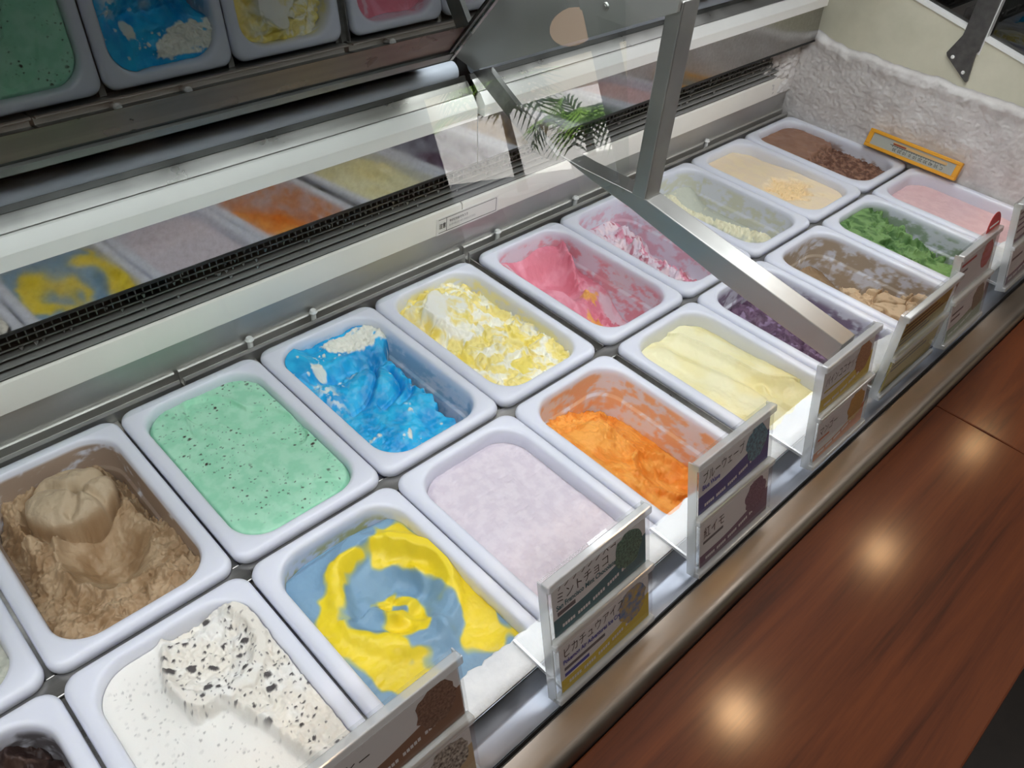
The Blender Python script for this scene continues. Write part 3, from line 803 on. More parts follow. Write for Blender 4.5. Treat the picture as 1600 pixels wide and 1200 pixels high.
def f_blue(U, V, lx, ly, e):
    h_ = -.031+.004*fbm(U*1.8, V*3, 3, 3)
    back = sst(.42, .62, V+.08*fbm(U*3, V*3, 7, 2)); h_ = h_+back*.016
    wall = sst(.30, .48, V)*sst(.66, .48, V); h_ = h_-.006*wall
    left = sst(-.35, -.75, U)*sst(-.4, .3, V); h_ = h_+left*.012
    # big folded lumps
    c1 = spline([(.42, .40), (.18, .18), (-.2, .02), (-.6, -.02)]); c2 = spline([(.62, .28), (.52, .02), (.2, -.14), (-.12, -.18)])
    d1, s1, p1 = seg(U, V, c1); d2, s2, p2 = seg(U, V, c2)
    lump = .015*gauss(np.hypot((U+.1)/.55, (V-.26)/.2), 1)+.017*gauss(np.hypot((U-.2)/.4, (V-.04)/.2), 1)+.012*gauss(np.hypot((U-.35)/.5, (V+.35)/.24), 1)+.006*gauss(np.hypot((U+.3)/.5, (V+.5)/.3), 1)
    h_ = h_+lump-.013*gauss(d1, .055)*np.where(s1 > 0, 1, .55)-.015*gauss(d2, .06)*np.where(s2 > 0, 1, .6)
    d3, s3, _ = seg(U, V, spline([(.7, -.05), (.45, -.22), (.1, -.30)])); h_ = h_-.006*gauss(d3, .04)
    trench = sst(.0, .25, U-.70+.42*np.clip(V, -1, 1)*-1*.25+.10*fbm(V*6, U*2, 9, 3)-.15*sst(.5, .7, V)*2)*sst(.62, .45, V)
    h_ = h_-.075*trench
    rough = fbm(lx*160, ly*160, 17, 5, .6); crumb = ridged(lx*110, ly*110, 19, 3)
    rz = np.clip(sst(.5, .75, V)*.15+gauss(V-.40, .10)*.8+sst(-.1, -.6, U)*sst(-.1, -.3, V)*.35+gauss(trench-.4, .3)*.5*sst(.02, .15, trench), 0, 1)
    h_ = h_+.0004*rough+rz*(.0022*crumb+.0020*rough)
    h_ = h_+.002*sst(-.75, -1, V)
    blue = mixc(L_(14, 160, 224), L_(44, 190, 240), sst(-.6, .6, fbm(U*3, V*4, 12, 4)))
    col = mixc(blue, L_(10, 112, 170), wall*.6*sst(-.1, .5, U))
    n_ = fbm(U*3.2, V*5, 61, 4)
    white = sst(.05, .18, n_*.55+sst(.55, .72, V)*.75*sst(1.05, .85, V+.12*n_)*sst(-.35, -.05, U+.25*n_)-.30)
    w2 = sst(.1, .2, .5*gauss(np.hypot((U+.55)/.2, (V-.62)/.12), 1)+.25*n_*sst(.45, .6, V)-.2)
    w3 = gauss(np.hypot((U+.72)/.13, (V-.22)/.25), 1)*sst(0, .3, fbm(U*9, V*12, 66, 3)+.1)+.8*gauss(np.hypot((U+.05)/.09, (V-.4)/.05), 1)
    dots = chips(lx, ly, 85, 71, .93, .14)*.8
    wm = np.clip(np.maximum.reduce([white, w2, w3*.9, dots]), 0, 1)
    wm = np.maximum(wm, gauss(trench-.45, .3)*sst(-.1, .35, fbm(U*8, V*14, 72, 4))*sst(.75, .3, V)*.7)
    col = mixc(col, L_(240, 240, 228), wm)
    h_ = h_+.0015*white*(1+rough)
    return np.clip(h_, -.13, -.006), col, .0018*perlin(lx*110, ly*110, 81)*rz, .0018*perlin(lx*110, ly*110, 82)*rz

def f_yellow(U, V, lx, ly, e):
    wx = U+.16*fbm(U*3, V*4, 2, 3); wy = V+.10*fbm(U*3+9, V*4, 3, 3)
    h_ = -.021+.007*fbm(wx*2.2, wy*3.2, 4, 4)
    lump = gauss(np.hypot((wx+.05)/.52, (wy-.58)/.30), 1); h_ = h_+.022*lump*(1+.25*ridged(wx*2.6, wy*3.4, 6, 2))
    tong, s_, p = seg(U, V, spline([(-.1, .75), (-.42, .5), (-.45, .28), (-.30, .10)])); h_ = h_+.010*gauss(tong, .17)*(1-.3*p)
    h_ = h_-.014*gauss(np.hypot((U+.8)/.2, (V-.55)/.4), 1)
    f1, f2, idv = worley(wx*4.2, wy*6.5, 8); h_ = h_+.0045*sst(0, .6, f2-f1)*(.3+idv)
    rd = ridged(wx*4, wy*6, 31, 4); h_ = h_+.0026*rd*(1-.6*lump)
    h_ = h_+.0008*fbm(lx*170, ly*170, 12, 4, .6)-.012*sst(.78, 1, U)*sst(-.4, .5, V)
    n_ = fbm(wx*3.4, wy*5.0, 41, 4)
    col = mixc(L_(248, 232, 150), L_(250, 248, 232), sst(-.2, .35, n_+.3*lump))
    col = mixc(col, L_(246, 226, 104), sst(.2, .6, fbm(wx*2.5+5, wy*3.6, 44, 3)+.25*gauss(np.hypot((U-.45)/.35, (V+.05)/.2), 1))*.8)
    col = mixc(col, L_(252, 250, 240), sst(.25, .7, gauss(tong, .16))*.9)
    col = mixc(col, L_(244, 196, 110), sst(.55, .95, -rd)*.7)
    col = mixc(col, L_(248, 224, 96), sst(-.55, -.85, U)*sst(.1, .4, V)*.8)
    return np.minimum(h_, -.002), col, .004*perlin(lx*45, ly*45, 91), .004*perlin(lx*45, ly*45, 92)

def smear_floor(h_, mask, depth=-.128):
    return np.where(mask > .5, h_, h_)*0+h_*mask+depth*(1-mask)

def f_pink(U, V, lx, ly, e):
    n_ = fbm(U*2.5, V*4, 5, 4)
    scar, s_, p = seg(U, V, spline([(.95, .80), (.72, .50), (.50, .22), (.42, .0), (.15, -.1)]))
    left = np.where(s_ < 0, 1., 0.)          # side of the sheet
    bowl = np.hypot((U+.05)/.75, (V-.42)/.62)
    h_ = -.060+.034*sst(.45, 1.15, bowl)*sst(-.4, .2, V+.1)+.012*sst(-.4, -.95, U)
    low = sst(-.05, .35, U*.8-V*.75-.15+.10*n_)*sst(-.02, .12, scar*np.where(s_ > 0, 1, -1)*-1*np.sign(-1)+.1)
    h_ = h_-.022*low
    h_ = h_+.012*gauss(scar, .06)*(1-.6*p)
    lob = gauss(np.hypot((U+.55)/.42, (V+.02)/.20), 1); h_ = h_+.020*lob
    lob2 = gauss(np.hypot((U+.35)/.40, (V+.55)/.30), 1); h_ = h_+.014*lob2
    crum = sst(.25, .6, gauss(np.hypot((U-.30)/.32, (V+.50)/.22), 1)+.25*fbm(U*6, V*9, 9, 3))
    h_ = h_+crum*(.006+.007*ridged(lx*95, ly*95, 11, 3))
    rz = np.clip(gauss(scar, .10)+crum+.5*gauss(lob-.45, .25), 0, 1); rough = fbm(lx*160, ly*160, 14, 4, .6)
    h_ = h_+rz*.0030*rough+.0005*rough
    bare = sst(.30, .55, fbm(U*2.4+3, V*3, 25, 4)*.5+gauss(np.hypot((U+.62)/.22, (V-.70)/.22), 1)*.9-.12)*.8
    bare2 = sst(.15, .5, gauss(np.hypot((U-.72)/.3, (V+.32)/.55), 1)+.4*n_-.3)*(1-crum)*.8
    col = mixc(L_(226, 132, 150), L_(240, 162, 180), sst(-.5, .5, fbm(U*3, V*4, 22, 3)+lob-.3))
    col = mixc(col, L_(230, 214, 222), np.maximum(bare, bare2))
    org = sst(.4, .7, gauss(np.hypot((U-.42)/.35, (V+.02)/.13), 1)+gauss(np.hypot((U+.12)/.22, (V+.42)/.16), 1)+gauss(np.hypot((U-.05)/.25, (V+.82)/.13), 1)+.4*fbm(U*5, V*6, 27, 4)-.05)
    col = mixc(col, L_(244, 182, 90), org*.9)
    return np.clip(h_, -.10, -.014), col

def f_pinkwhite(U, V, lx, ly, e):
    n_ = fbm(U*2.5, V*4, 35, 4)
    h_ = -.066+.03*sst(.3, 1., V+.15*n_)+.02*sst(-.4, -.95, U)-.012*sst(.3, .9, U)
    d, s_, p = seg(U, V, spline([(.55, .55), (.2, .1), (.35, -.3), (.1, -.8)])); mass = gauss(d, .28)*(1+.4*n_)
    h_ = h_+.014*mass+.006*mass*ridged(lx*60, ly*60, 36, 4)
    h_ = h_+.003*fbm(lx*90, ly*90, 37, 4, .6)*mass
    col = mixc(L_(226, 214, 224), L_(222, 150, 172), sst(-.1, .4, fbm(U*3, V*4, 38, 4)+.3*mass))
    col = mixc(col, L_(240, 222, 226), sst(.1, .5, fbm(U*4+7, V*6, 39, 4))*.9)
    col = mixc(col, L_(176, 84, 104), sst(.25, .6, fbm(U*6, V*9, 40, 4)*.9+.2*mass-.1)*.8)
    col = mixc(col, L_(160, 70, 58), sst(.45, .8, gauss(np.hypot((U-.45)/.3, (V+.65)/.25), 1)+.3*n_)*.8)
    return np.minimum(h_, -.016), col

def f_pale(U, V, lx, ly, e):
    n_ = fbm(U*3, V*5, 55, 4)
    h_ = -.062+.025*sst(.5, 1, V)+.018*sst(-.5, -1, U)+.008*sst(.5, 1, U)
    d, s_, p = seg(U, V, spline([(.1, .75), (.35, .3), (.55, -.15), (.75, -.65)])); cr = gauss(d, .17)*sst(-.5, .2, n_+.25)
    d2 = np.hypot((U+.25)/.45, (V+.62)/.28); cr2 = gauss(d2, 1)*sst(-.3, .3, fbm(U*7, V*9, 57, 3)+.1)
    d3 = gauss(np.hypot((U+.6)/.4, (V-.75)/.35), 1)
    m_ = np.clip(cr+cr2*.7+d3*.4, 0, 1)
    h_ = h_+.012*m_+.006*m_*ridged(lx*110, ly*110, 58, 4)+.0006*fbm(lx*90, ly*90, 59, 3)
    col = mixc(L_(196, 200, 186), L_(238, 234, 204), sst(.15, .6, m_+.35*fbm(U*6, V*9, 60, 4)))
    return np.minimum(h_, -.018), col

def f_peach(U, V, lx, ly, e):
    n_ = fbm(U*3, V*4, 65, 4)
    h_ = -.0145+.001*fbm(U*2, V*3, 66, 3)-.006*sst(.5, 1, U)*sst(0, .6, V)
    sc = sst(.35, .75, gauss(np.hypot((U-.0)/.75, (V+.28)/.42), 1)+.25*n_)
    h_ = h_-.008*sc+sc*(.0045*ridged(lx*85, ly*85, 67, 4)+.002*fbm(lx*200, ly*200, 68, 4))
    col = mixc(L_(242, 222, 192), L_(246, 226, 190), sst(-.5, .5, n_)); col = mixc(col, L_(248, 216, 160), sc*.8)
    return h_, col

def f_choc(U, V, lx, ly, e):
    n_ = fbm(U*3, V*4, 75, 4)
    h_ = -.0135+.0008*fbm(U*2, V*3, 76, 3)
    sc = sst(-.05, .12, -V+.12+.2*n_+.1*U)
    h_ = h_-.010*sc+sc*(.0016*ridged(lx*80, ly*80, 77, 4)+.0022*fbm(lx*150, ly*150, 78, 4, .6))
    col = mixc(L_(150, 112, 92), L_(160, 122, 100), sst(-.5, .5, n_)); col = mixc(col, L_(104, 70, 54), sc*sst(-.6, .3, fbm(lx*90, ly*90, 79, 4)))
    return h_, col

def f_oreo(U, V, lx, ly, e):
    n_ = fbm(U*2.6, V*4, 85, 4)
    h_ = -.0115+.0006*fbm(U*3, V*4, 86, 3)
    d, s_, p = seg(U, V, spline([(-.1, 1.0), (-.28, .7), (-.30, .34), (-.05, .24), (.15, .12), (.35, -.25), (.6, -.75), (.8, -1.0)]))
    inside = s_ > 0
    sd = np.where(inside, d, -d)+.05*n_
    m_ = sst(-.02, .10, sd)
    r = np.hypot((U-.30)/.62, (V-.68)/.42)
    bowl = -.010*sst(1., .3, r)+.010*gauss(r-1.02, .14)
    rough = fbm(lx*130, ly*130, 87, 5, .6); stri = fbm(lx*220, ly*60, 88, 3)
    h_ = h_+m_*(.0075+bowl*.9+.0020*rough+.0022*ridged(lx*80, ly*80, 89, 3)+.0006*stri)+.004*gauss(sd-.06, .05)
    h_ = h_-.012*sst(.86, 1.0, V)*m_
    ch = np.maximum(chips(lx, ly, 62, 91, .66, .22, 1.25, .6)*m_, chips(lx, ly, 150, 92, .72, .22, 1.2, -.3)*(.25+.75*m_))
    ch = np.maximum(ch, chips(lx, ly, 260, 93, .78, .22)*.8*sst(.97, .9, e))
    ch = ch*np.clip(.45+m_+.3*n_, 0, 1)
    col = mixc(L_(240, 238, 232), L_(234, 229, 218), m_*sst(-.3, .5, n_+.3)); col = mixc(col, L_(206, 196, 180), sst(.3, .9, -ridged(lx*80, ly*80, 89, 3))*m_*.5)
    col = mixc(col, L_(52, 46, 50), np.clip(ch, 0, 1)*.95)
    return np.minimum(h_+.0008*ch*m_, .003), col, .0015*perlin(lx*110, ly*110, 94)*m_, .0015*perlin(lx*110, ly*110, 95)*m_

def f_swirl(U, V, lx, ly, e):
    wx = U+.08*fbm(U*2.5, V*3, 101, 2); wy = V+.05*fbm(U*2.5+4, V*3, 102, 2)
    h_ = -.0155+.002*fbm(U*1.5, V*2, 103, 2)
    a = np.arctan2((wy-.25)*1.4, wx-.15); r = np.hypot(wx-.15, (wy-.25)*1.45)
    h_ = h_-.015*sst(.72, .25, r)+.007*gauss(r-.82, .13)
    rib = np.sin(r*15+a*1.2+.8*fbm(U*2, V*3, 104, 2)); h_ = h_+.0030*rib*sst(.95, .6, r)
    d, s_, p = seg(U, V, spline([(.62, .62), (.95, .36), (.92, .12), (.72, -.02)])); h_ = h_+.008*gauss(d, .10)
    d2, s2, p2 = seg(U, V, spline([(-.1, .12), (.12, -.1), (.3, -.22), (.26, -.42)])); h_ = h_+.009*gauss(d2, .09)*(1-.4*p2)
    d3, s3, p3 = seg(U, V, spline([(-.05, .05), (.25, .10), (.55, .14), (.62, .30)])); h_ = h_+.005*gauss(d3, .05)
    dome = gauss(np.hypot((U-.15)/.3, (V-.82)/.14), 1); h_ = h_+.008*dome
    h_ = h_-.010*sst(.88, 1, V)
    h_ = h_+.0004*fbm(lx*140, ly*140, 105, 4)
    rr = np.hypot(wx-.10, (wy-.10)*1.25)
    f_ = .75*np.sin(8.0*rr+.35*np.sin(a+.6)*2+1.5*fbm(wx*1.2, wy*1.5, 106, 2)+.9)+.75*fbm(wx*1.5+2, wy*2.6, 107, 3)
    f_ = f_+.40*np.sin(19*rr+2.2*a+1.6*fbm(wx*1.5, wy*1.8, 108, 2))*sst(1.1, .3, rr)
    f_ = f_+1.2*gauss(np.hypot((U-.85)/.22, (V-.6)/.45), 1)+1.4*gauss(np.hypot((U-.75)/.30, (V+.40)/.30), 1)+1.2*gauss(np.hypot((U+.40)/.28, (V+.12)/.18), 1)
    f_ = f_-1.5*gauss(np.hypot((U+.7)/.32, (V-.70)/.25), 1)-1.2*gauss(np.hypot((U-.1)/.45, (V+.75)/.20), 1)-.9*dome-1.1*gauss(np.hypot((U-.42)/.22, (V+.20)/.12), 1)
    yl = sst(-.16, .24, f_)
    col = mixc(L_(128, 164, 192), L_(240, 214, 46), yl)
    col = mixc(col, L_(150, 178, 110), gauss(f_-.02, .12)*.45)
    return np.minimum(h_, -.004), col

def f_lilac(U, V, lx, ly, e):
    tr = ridged(lx*30+.3*fbm(lx*60, ly*60, 114, 2), ly*150, 111, 3)
    h_ = -.0135+.0007*fbm(U*2, V*3, 112, 3)+.0005*fbm(lx*180, ly*180, 113, 4, .6)-.0007*sst(.55, .9, tr)*sst(-.1, .4, fbm(U*3, V*4, 116, 3)+.1)
    h_ = h_-.004*sst(.93, 1, e)
    h_ = h_-.0006*gauss(U-.35-.1*V, .012)
    col = mixc(L_(214, 204, 214), L_(223, 214, 222), sst(-.5, .5, fbm(lx*70, ly*70, 115, 4)))
    return h_, col

def f_orange(U, V, lx, ly, e):
    n_ = fbm(U*2.4, V*3.6, 121, 4)
    t_ = sst(-.6, .9, U*.85-V*.12+.10*n_)
    h_ = -.033-.034*t_-.008*sst(.6, 1.0, V+.15*n_)
    pk = gauss(np.hypot((U+.10)/.50, (V-.48)/.24), 1); h_ = h_+.016*pk
    arm = gauss(seg(U, V, spline([(-.8, .75), (-.82, .3), (-.85, -.2)]))[0], .16); h_ = h_+.010*arm
    sc = np.hypot((U-.22)/.55, (V+.30)/.36); h_ = h_-.012*sst(1, .2, sc)+.007*gauss(sc-1.04, .10)*sst(-.5, .2, U+.2)
    sc2 = np.hypot((U+.45)/.4, (V+.1)/.3); h_ = h_+.006*sst(1, .3, sc2)
    rz = np.clip(gauss(np.hypot((U-.12)/.35, (V-.40)/.16), 1)+gauss(sc-1.04, .12)*.6+sst(.55, .8, V)*.5, 0, 1)
    rough = fbm(lx*140, ly*140, 122, 5, .6)
    h_ = h_+rz*(.0045*ridged(lx*70, ly*70, 123, 3)+.003*rough)+.0007*rough+.0016*ridged(lx*26, ly*38, 127, 3)
    col = mixc(L_(240, 144, 44), L_(252, 174, 80), sst(-.5, .6, fbm(U*3, V*4, 124, 3)+pk))
    return np.clip(h_, -.10, -.012), col, .0018*perlin(lx*90, ly*90, 125)*rz, .0018*perlin(lx*90, ly*90, 126)*rz

def f_cream(U, V, lx, ly, e):
    h_ = -.0145+.0015*fbm(U*2, V*2.5, 131, 3)
    d, s_, p = seg(U, V, spline([(.22, .85), (.35, .45), (.42, .12), (.5, -.25), (.85, -.45)]))
    side = np.where(s_ > 0, 1., -1.)
    h_ = h_+.004*gauss(d, .07)+np.where(side > 0, .0015*sst(.4, 0., d), -.006*gauss(d-.28, .2))
    d2, _, _ = seg(U, V, spline([(-.45, .72), (-.3, .3), (-.1, -.1), (.0, -.6)])); h_ = h_+.005*gauss(d2, .14)
    d3, _, _ = seg(U, V, spline([(.3, -.3), (.1, -.5), (.25, -.85)])); h_ = h_+.003*gauss(d3, .05)-.003*gauss(d3-.1, .07)
    h_ = h_-.004*gauss(np.hypot((U+.5)/.22, (V-.38)/.14), 1)
    h_ = h_-.007*sst(.6, 1, U)*sst(-.9, .6, V)-.004*sst(.85, 1, V)
    h_ = h_+.0012*ridged(lx*35, ly*35, 132, 3)*sst(.3, -.3, fbm(U*3, V*4, 134, 2))*.6+.0003*fbm(lx*150, ly*150, 133, 4)
    col = mixc(L_(244, 238, 196), L_(240, 230, 172), sst(-.6, .6, fbm(U*1.5, V*2, 134, 3)-.6*V))
    return h_, col

def f_purple(U, V, lx, ly, e):
    h_ = -.048+.006*fbm(U*2, V*3, 141, 3)
    f1, f2, idv = worley(lx*62+.3*perlin(lx*60, ly*60, 149), ly*62, 142); h_ = h_+.006*sst(0, .5, f2-f1)*(idv)*sst(.6, -.2, V)+.004*(idv-.5)*sst(.5, 0, V)
    h_ = h_+.0015*fbm(lx*120, ly*120, 143, 4, .6)-.012*sst(.75, 1, U)
    h_ = h_+.012*sst(.5, .9, V)*sst(.2, -.6, U)
    col = mixc(L_(78, 54, 76), L_(106, 80, 104), sst(-.4, .5, fbm(U*4, V*6, 144, 4)))
    col = mixc(col, L_(150, 128, 158), sst(.25, .55, fbm(lx*60, ly*60, 145, 3)+.25*idv-.1)*.7)
    return h_, col

def f_brown(U, V, lx, ly, e):
    n_ = fbm(U*2.4, V*3.6, 151, 4)
    m_ = sst(.0, .28, gauss(np.hypot((U+.45)/.75, (V+.30)/.55), 1)*.8+gauss(np.hypot((U-.25)/.6, (V+.75)/.28), 1)*.8+.2*n_-.28)
    f1, f2, idv = worley(lx*34+.2*perlin(lx*50, ly*50, 159), ly*34, 152)
    h_ = -.080+.060*m_+m_*(.024*(idv-.3)*sst(0, .3, f2-f1)-.006*sst(.14, 0, f2-f1))
    h_ = h_+m_*(.003*ridged(lx*90, ly*90, 153, 3)+.0014*fbm(lx*170, ly*170, 154, 4))
    film = sst(.2, 1, V); h_ = np.maximum(h_, -.090+.03*film+.004*n_)
    col = mixc(L_(176, 150, 118), L_(206, 180, 146), sst(-.4, .5, fbm(U*5, V*7, 155, 3)+m_-.6))
    col = mixc(col, L_(150, 124, 94), film*(1-m_))
    return np.minimum(h_, -.014), col, .003*perlin(lx*60, ly*60, 156)*m_, .003*perlin(lx*60, ly*60, 157)*m_

def f_green(U, V, lx, ly, e):
    n_ = fbm(U*2.4, V*3.6, 161, 4)
    m_ = sst(.75, .25, U*.7-V*.25+.25*n_)
    wx = lx+.006*perlin(lx*60, ly*60, 162); wy = ly+.006*perlin(lx*60, ly*60, 163)
    f1, f2, idv = worley(wx*48, wy*48, 164)
    top = sst(-.35, .1, V+.2*n_)
    h_ = -.070+.042*m_+.012*top*m_*idv+m_*.010*top*ridged(wx*46, wy*46, 165, 4)+.001*fbm(lx*150, ly*150, 166, 4)
    h_ = h_+.012*sst(.5, .95, V)+.01*sst(-.5, -.95, U)
    h_ = h_-.03*(1-m_)*sst(.2, .8, U)
    col = mixc(L_(74, 112, 58), L_(122, 158, 96), sst(-.3, .55, fbm(wx*50, wy*50, 167, 3)+.5*ridged(wx*46, wy*46, 165, 4)-.1))
    col = mixc(col, L_(122, 160, 88), sst(-.2, -.7, V)*.7)
    return np.minimum(h_, -.012), col, .005*perlin(lx*55, ly*55, 168)*top, .005*perlin(lx*55, ly*55, 169)*top

def f_rose(U, V, lx, ly, e):
    h_ = -.019+.0007*fbm(U*2, V*3, 171, 3)+.0003*fbm(lx*150, ly*150, 172, 4)-.003*sst(.93, 1, e)
    col = mixc(L_(228, 192, 194), L_(234, 200, 201), sst(-.5, .5, fbm(lx*60, ly*60, 173, 4)))
    return h_, col

def f_dark(U, V, lx, ly, e):
    n_ = fbm(U*2.4, V*3.6, 181, 4)
    h_ = -.035+.012*n_-.02*sst(.9, .2, np.hypot(U, V))+.004*ridged(lx*70, ly*70, 182, 4)+.012*gauss(np.hypot(U, V*.9)-.95, .12)
    col = mixc(L_(52, 36, 32), L_(78, 58, 50), sst(-.4, .5, fbm(lx*60, ly*60, 183, 4)))
    return np.minimum(h_, -.008), col, .003*perlin(lx*60, ly*60, 184), .003*perlin(lx*60, ly*60, 185)

def f_greypale(U, V, lx, ly, e):
    h_ = -.030+.004*fbm(U*3, V*4, 191, 4)+.002*ridged(lx*60, ly*60, 192, 4)
    col = mixc(L_(206, 208, 194), L_(228, 228, 214), sst(-.4, .5, fbm(lx*60, ly*60, 193, 4)))
    return h_, col

R_, S_ = M['ice_rough'], M['ice_smooth']
FL = [
 # column, row (1 back, 0 front), function, material, tub label, ice label, stain
 (0, 1, f_greypale, R_, 'white tub cut off at the left edge, in the back row', 'pale grey-green ice cream beside the coffee brown one', None),
 (0, 0, f_dark, R_, 'white tub in the bottom left corner holding dark chocolate', 'dark chocolate ice cream in the bottom left corner', ((60, 44, 38), .7, -.008)),
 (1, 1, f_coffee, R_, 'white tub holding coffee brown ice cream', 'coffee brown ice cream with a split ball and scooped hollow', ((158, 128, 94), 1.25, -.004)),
 (1, 0, f_oreo, R_, 'white tub holding white ice cream with black cookie pieces', 'white ice cream with black cookie pieces', None),
 (2, 1, f_mint, S_, 'white tub filled with flat mint green ice cream', 'flat mint green ice cream with chocolate flecks', None),
 (2, 0, f_swirl, S_, 'white tub holding yellow and grey-blue swirled ice cream', 'yellow and grey-blue swirled ice cream', ((196, 184, 84), .35, -.012)),
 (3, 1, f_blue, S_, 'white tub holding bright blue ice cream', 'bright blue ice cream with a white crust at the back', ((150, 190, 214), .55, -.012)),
 (3, 0, f_lilac, S_, 'white tub filled with flat pale lilac ice cream', 'flat pale lilac ice cream', None),
 (4, 1, f_yellow, R_, 'white tub heaped with yellow and white ice cream', 'heaped yellow and white marbled ice cream', ((240, 232, 170), .5, -.008)),
 (4, 0, f_orange, R_, 'white tub holding bright orange sorbet', 'bright orange sorbet scooped down on one side', ((234, 178, 116), .55, -.005)),
 (5, 1, f_pink, R_, 'white tub with raspberry pink remains and orange streaks', 'raspberry pink ice cream remains with orange streaks', ((226, 150, 164), .42, -.010)),
 (5, 0, f_cream, S_, 'white tub holding smooth pale yellow cream ice cream', 'smooth pale yellow cream ice cream', None),
 (6, 1, f_pinkwhite, R_, 'white tub with pink and white streaky remains', 'pink and white streaky ice cream remains beside the beam', ((222, 176, 192), .5, -.010)),
 (6, 0, f_purple, R_, 'white tub holding dark purple ice cream under the beam', 'dark purple ice cream under the steel beam', ((118, 92, 124), .55, -.010)),
 (7, 1, f_pale, R_, 'white tub with thin pale cream leftovers behind the post', 'thin pale cream leftovers with a crumbly ridge', ((214, 214, 194), .6, -.008)),
 (7, 0, f_brown, R_, 'white tub holding chunks of light brown ice cream', 'light brown ice cream chunks low in their tub', ((172, 150, 116), .75, -.008)),
 (8, 1, f_peach, S_, 'white tub filled with pale peach ice cream', 'pale peach ice cream with a rough scraped patch', None),
 (8, 0, f_green, R_, 'white tub holding leafy deep green ice cream', 'deep green matcha-coloured ice cream in leafy lumps', ((140, 164, 128), .55, -.010)),
 (9, 1, f_choc, R_, 'white tub filled with milk chocolate brown ice cream by the end wall', 'milk chocolate brown ice cream by the frosted end wall', ((150, 120, 104), .3, -.012)),
 (9, 0, f_rose, S_, 'white tub filled with flat rose pink ice cream', 'flat rose pink ice cream below the yellow thermometer', None),
]
for i, (c, row, fn, mt, tl, il, st) in enumerate(FL):
    tub('ice_cream_tub', c, row, tl, st, seed=i*7)
    ice('ice_cream', c, row, il, fn, mt)

# ------------------------------------------------------------------ thermometer leaning on the end wall
th_ = empty('thermometer', (.8495, .0895, .0055), label='yellow fridge thermometer leaning against the frosted end wall', cat='thermometer')
th_.rotation_euler = (0, 0, 0)
def thp(a, b_, c_):            # a along -y, b up the leaning face, c out of the face
    t_ = math.radians(58); return (b_*math.cos(t_)*.55-c_*math.sin(t_), -a, b_*math.sin(t_)+c_*math.cos(t_)*.55)
MY = plain('thermo_yellow', (236, 168, 44), .45); MGY = plain('thermo_grey', (176, 178, 168), .5); MRD = plain('thermo_red', (150, 60, 36), .4)
def thbox(name, a0, a1, b0, b1, c0, c1, mat, par, bev=0.):
    o = MB().box(a0, a1, b0, b1, c0, c1, bev); o.v = [thp(*v_) for v_ in o.v]; return o.build(name, mat, par)
LT, WT = .176, .036
thbox('case', 0, LT, 0, WT, 0, .010, MY, th_, .002)
for a in ((0, LT, 0, .0065), (0, LT, WT-.0065, WT), (0, .009, .0065, WT-.0065), (LT-.009, LT, .0065, WT-.0065)):
    thbox('rim', a[0], a[1], a[2], a[3], .0101, .0135, MY, th_, .001)
fc = thbox('scale_face', .0092, LT-.0092, .0067, WT-.0067, .0101, .0108, MGY, th_)
thbox('glass_tube', .050, .152, .021, .0262, .0109, .0120, plain('thermo_tube', (214, 176, 120), .3), th_)
thbox('red_spirit', .050, .075, .0215, .0240, .0121, .0126, MRD, th_)
thbox('scale_line', .045, .150, .0190, .0196, .0109, .0111, M['black'], fc)
for i in range(21):
    a = .050+i*.0046; thbox('scale_mark', a, a+.0007, .0164 if i % 2 == 0 else .0178, .0190, .0109, .0111, M['black'], fc)
for i, s_ in enumerate(('30', '20', '10', '0', '10', '20', '30', '40', '50', 'C')):
    o = text(s_, .0075, (0, 0, 0), (0, 0, 0), M['black'], fc, align='CENTER')
    p0 = Vector(thp(.056+i*.0100, .0155, .0113)); ex = (Vector(thp(1, 0, 0))-Vector(thp(0, 0, 0))).normalized(); ey = -(Vector(thp(0, 1, 0))-Vector(thp(0, 0, 0))).normalized()
    mm_ = Matrix((ex*-1, ey, (ex*-1).cross(ey))).transposed().to_4x4(); mm_.translation = p0
    o.matrix_local = mm_

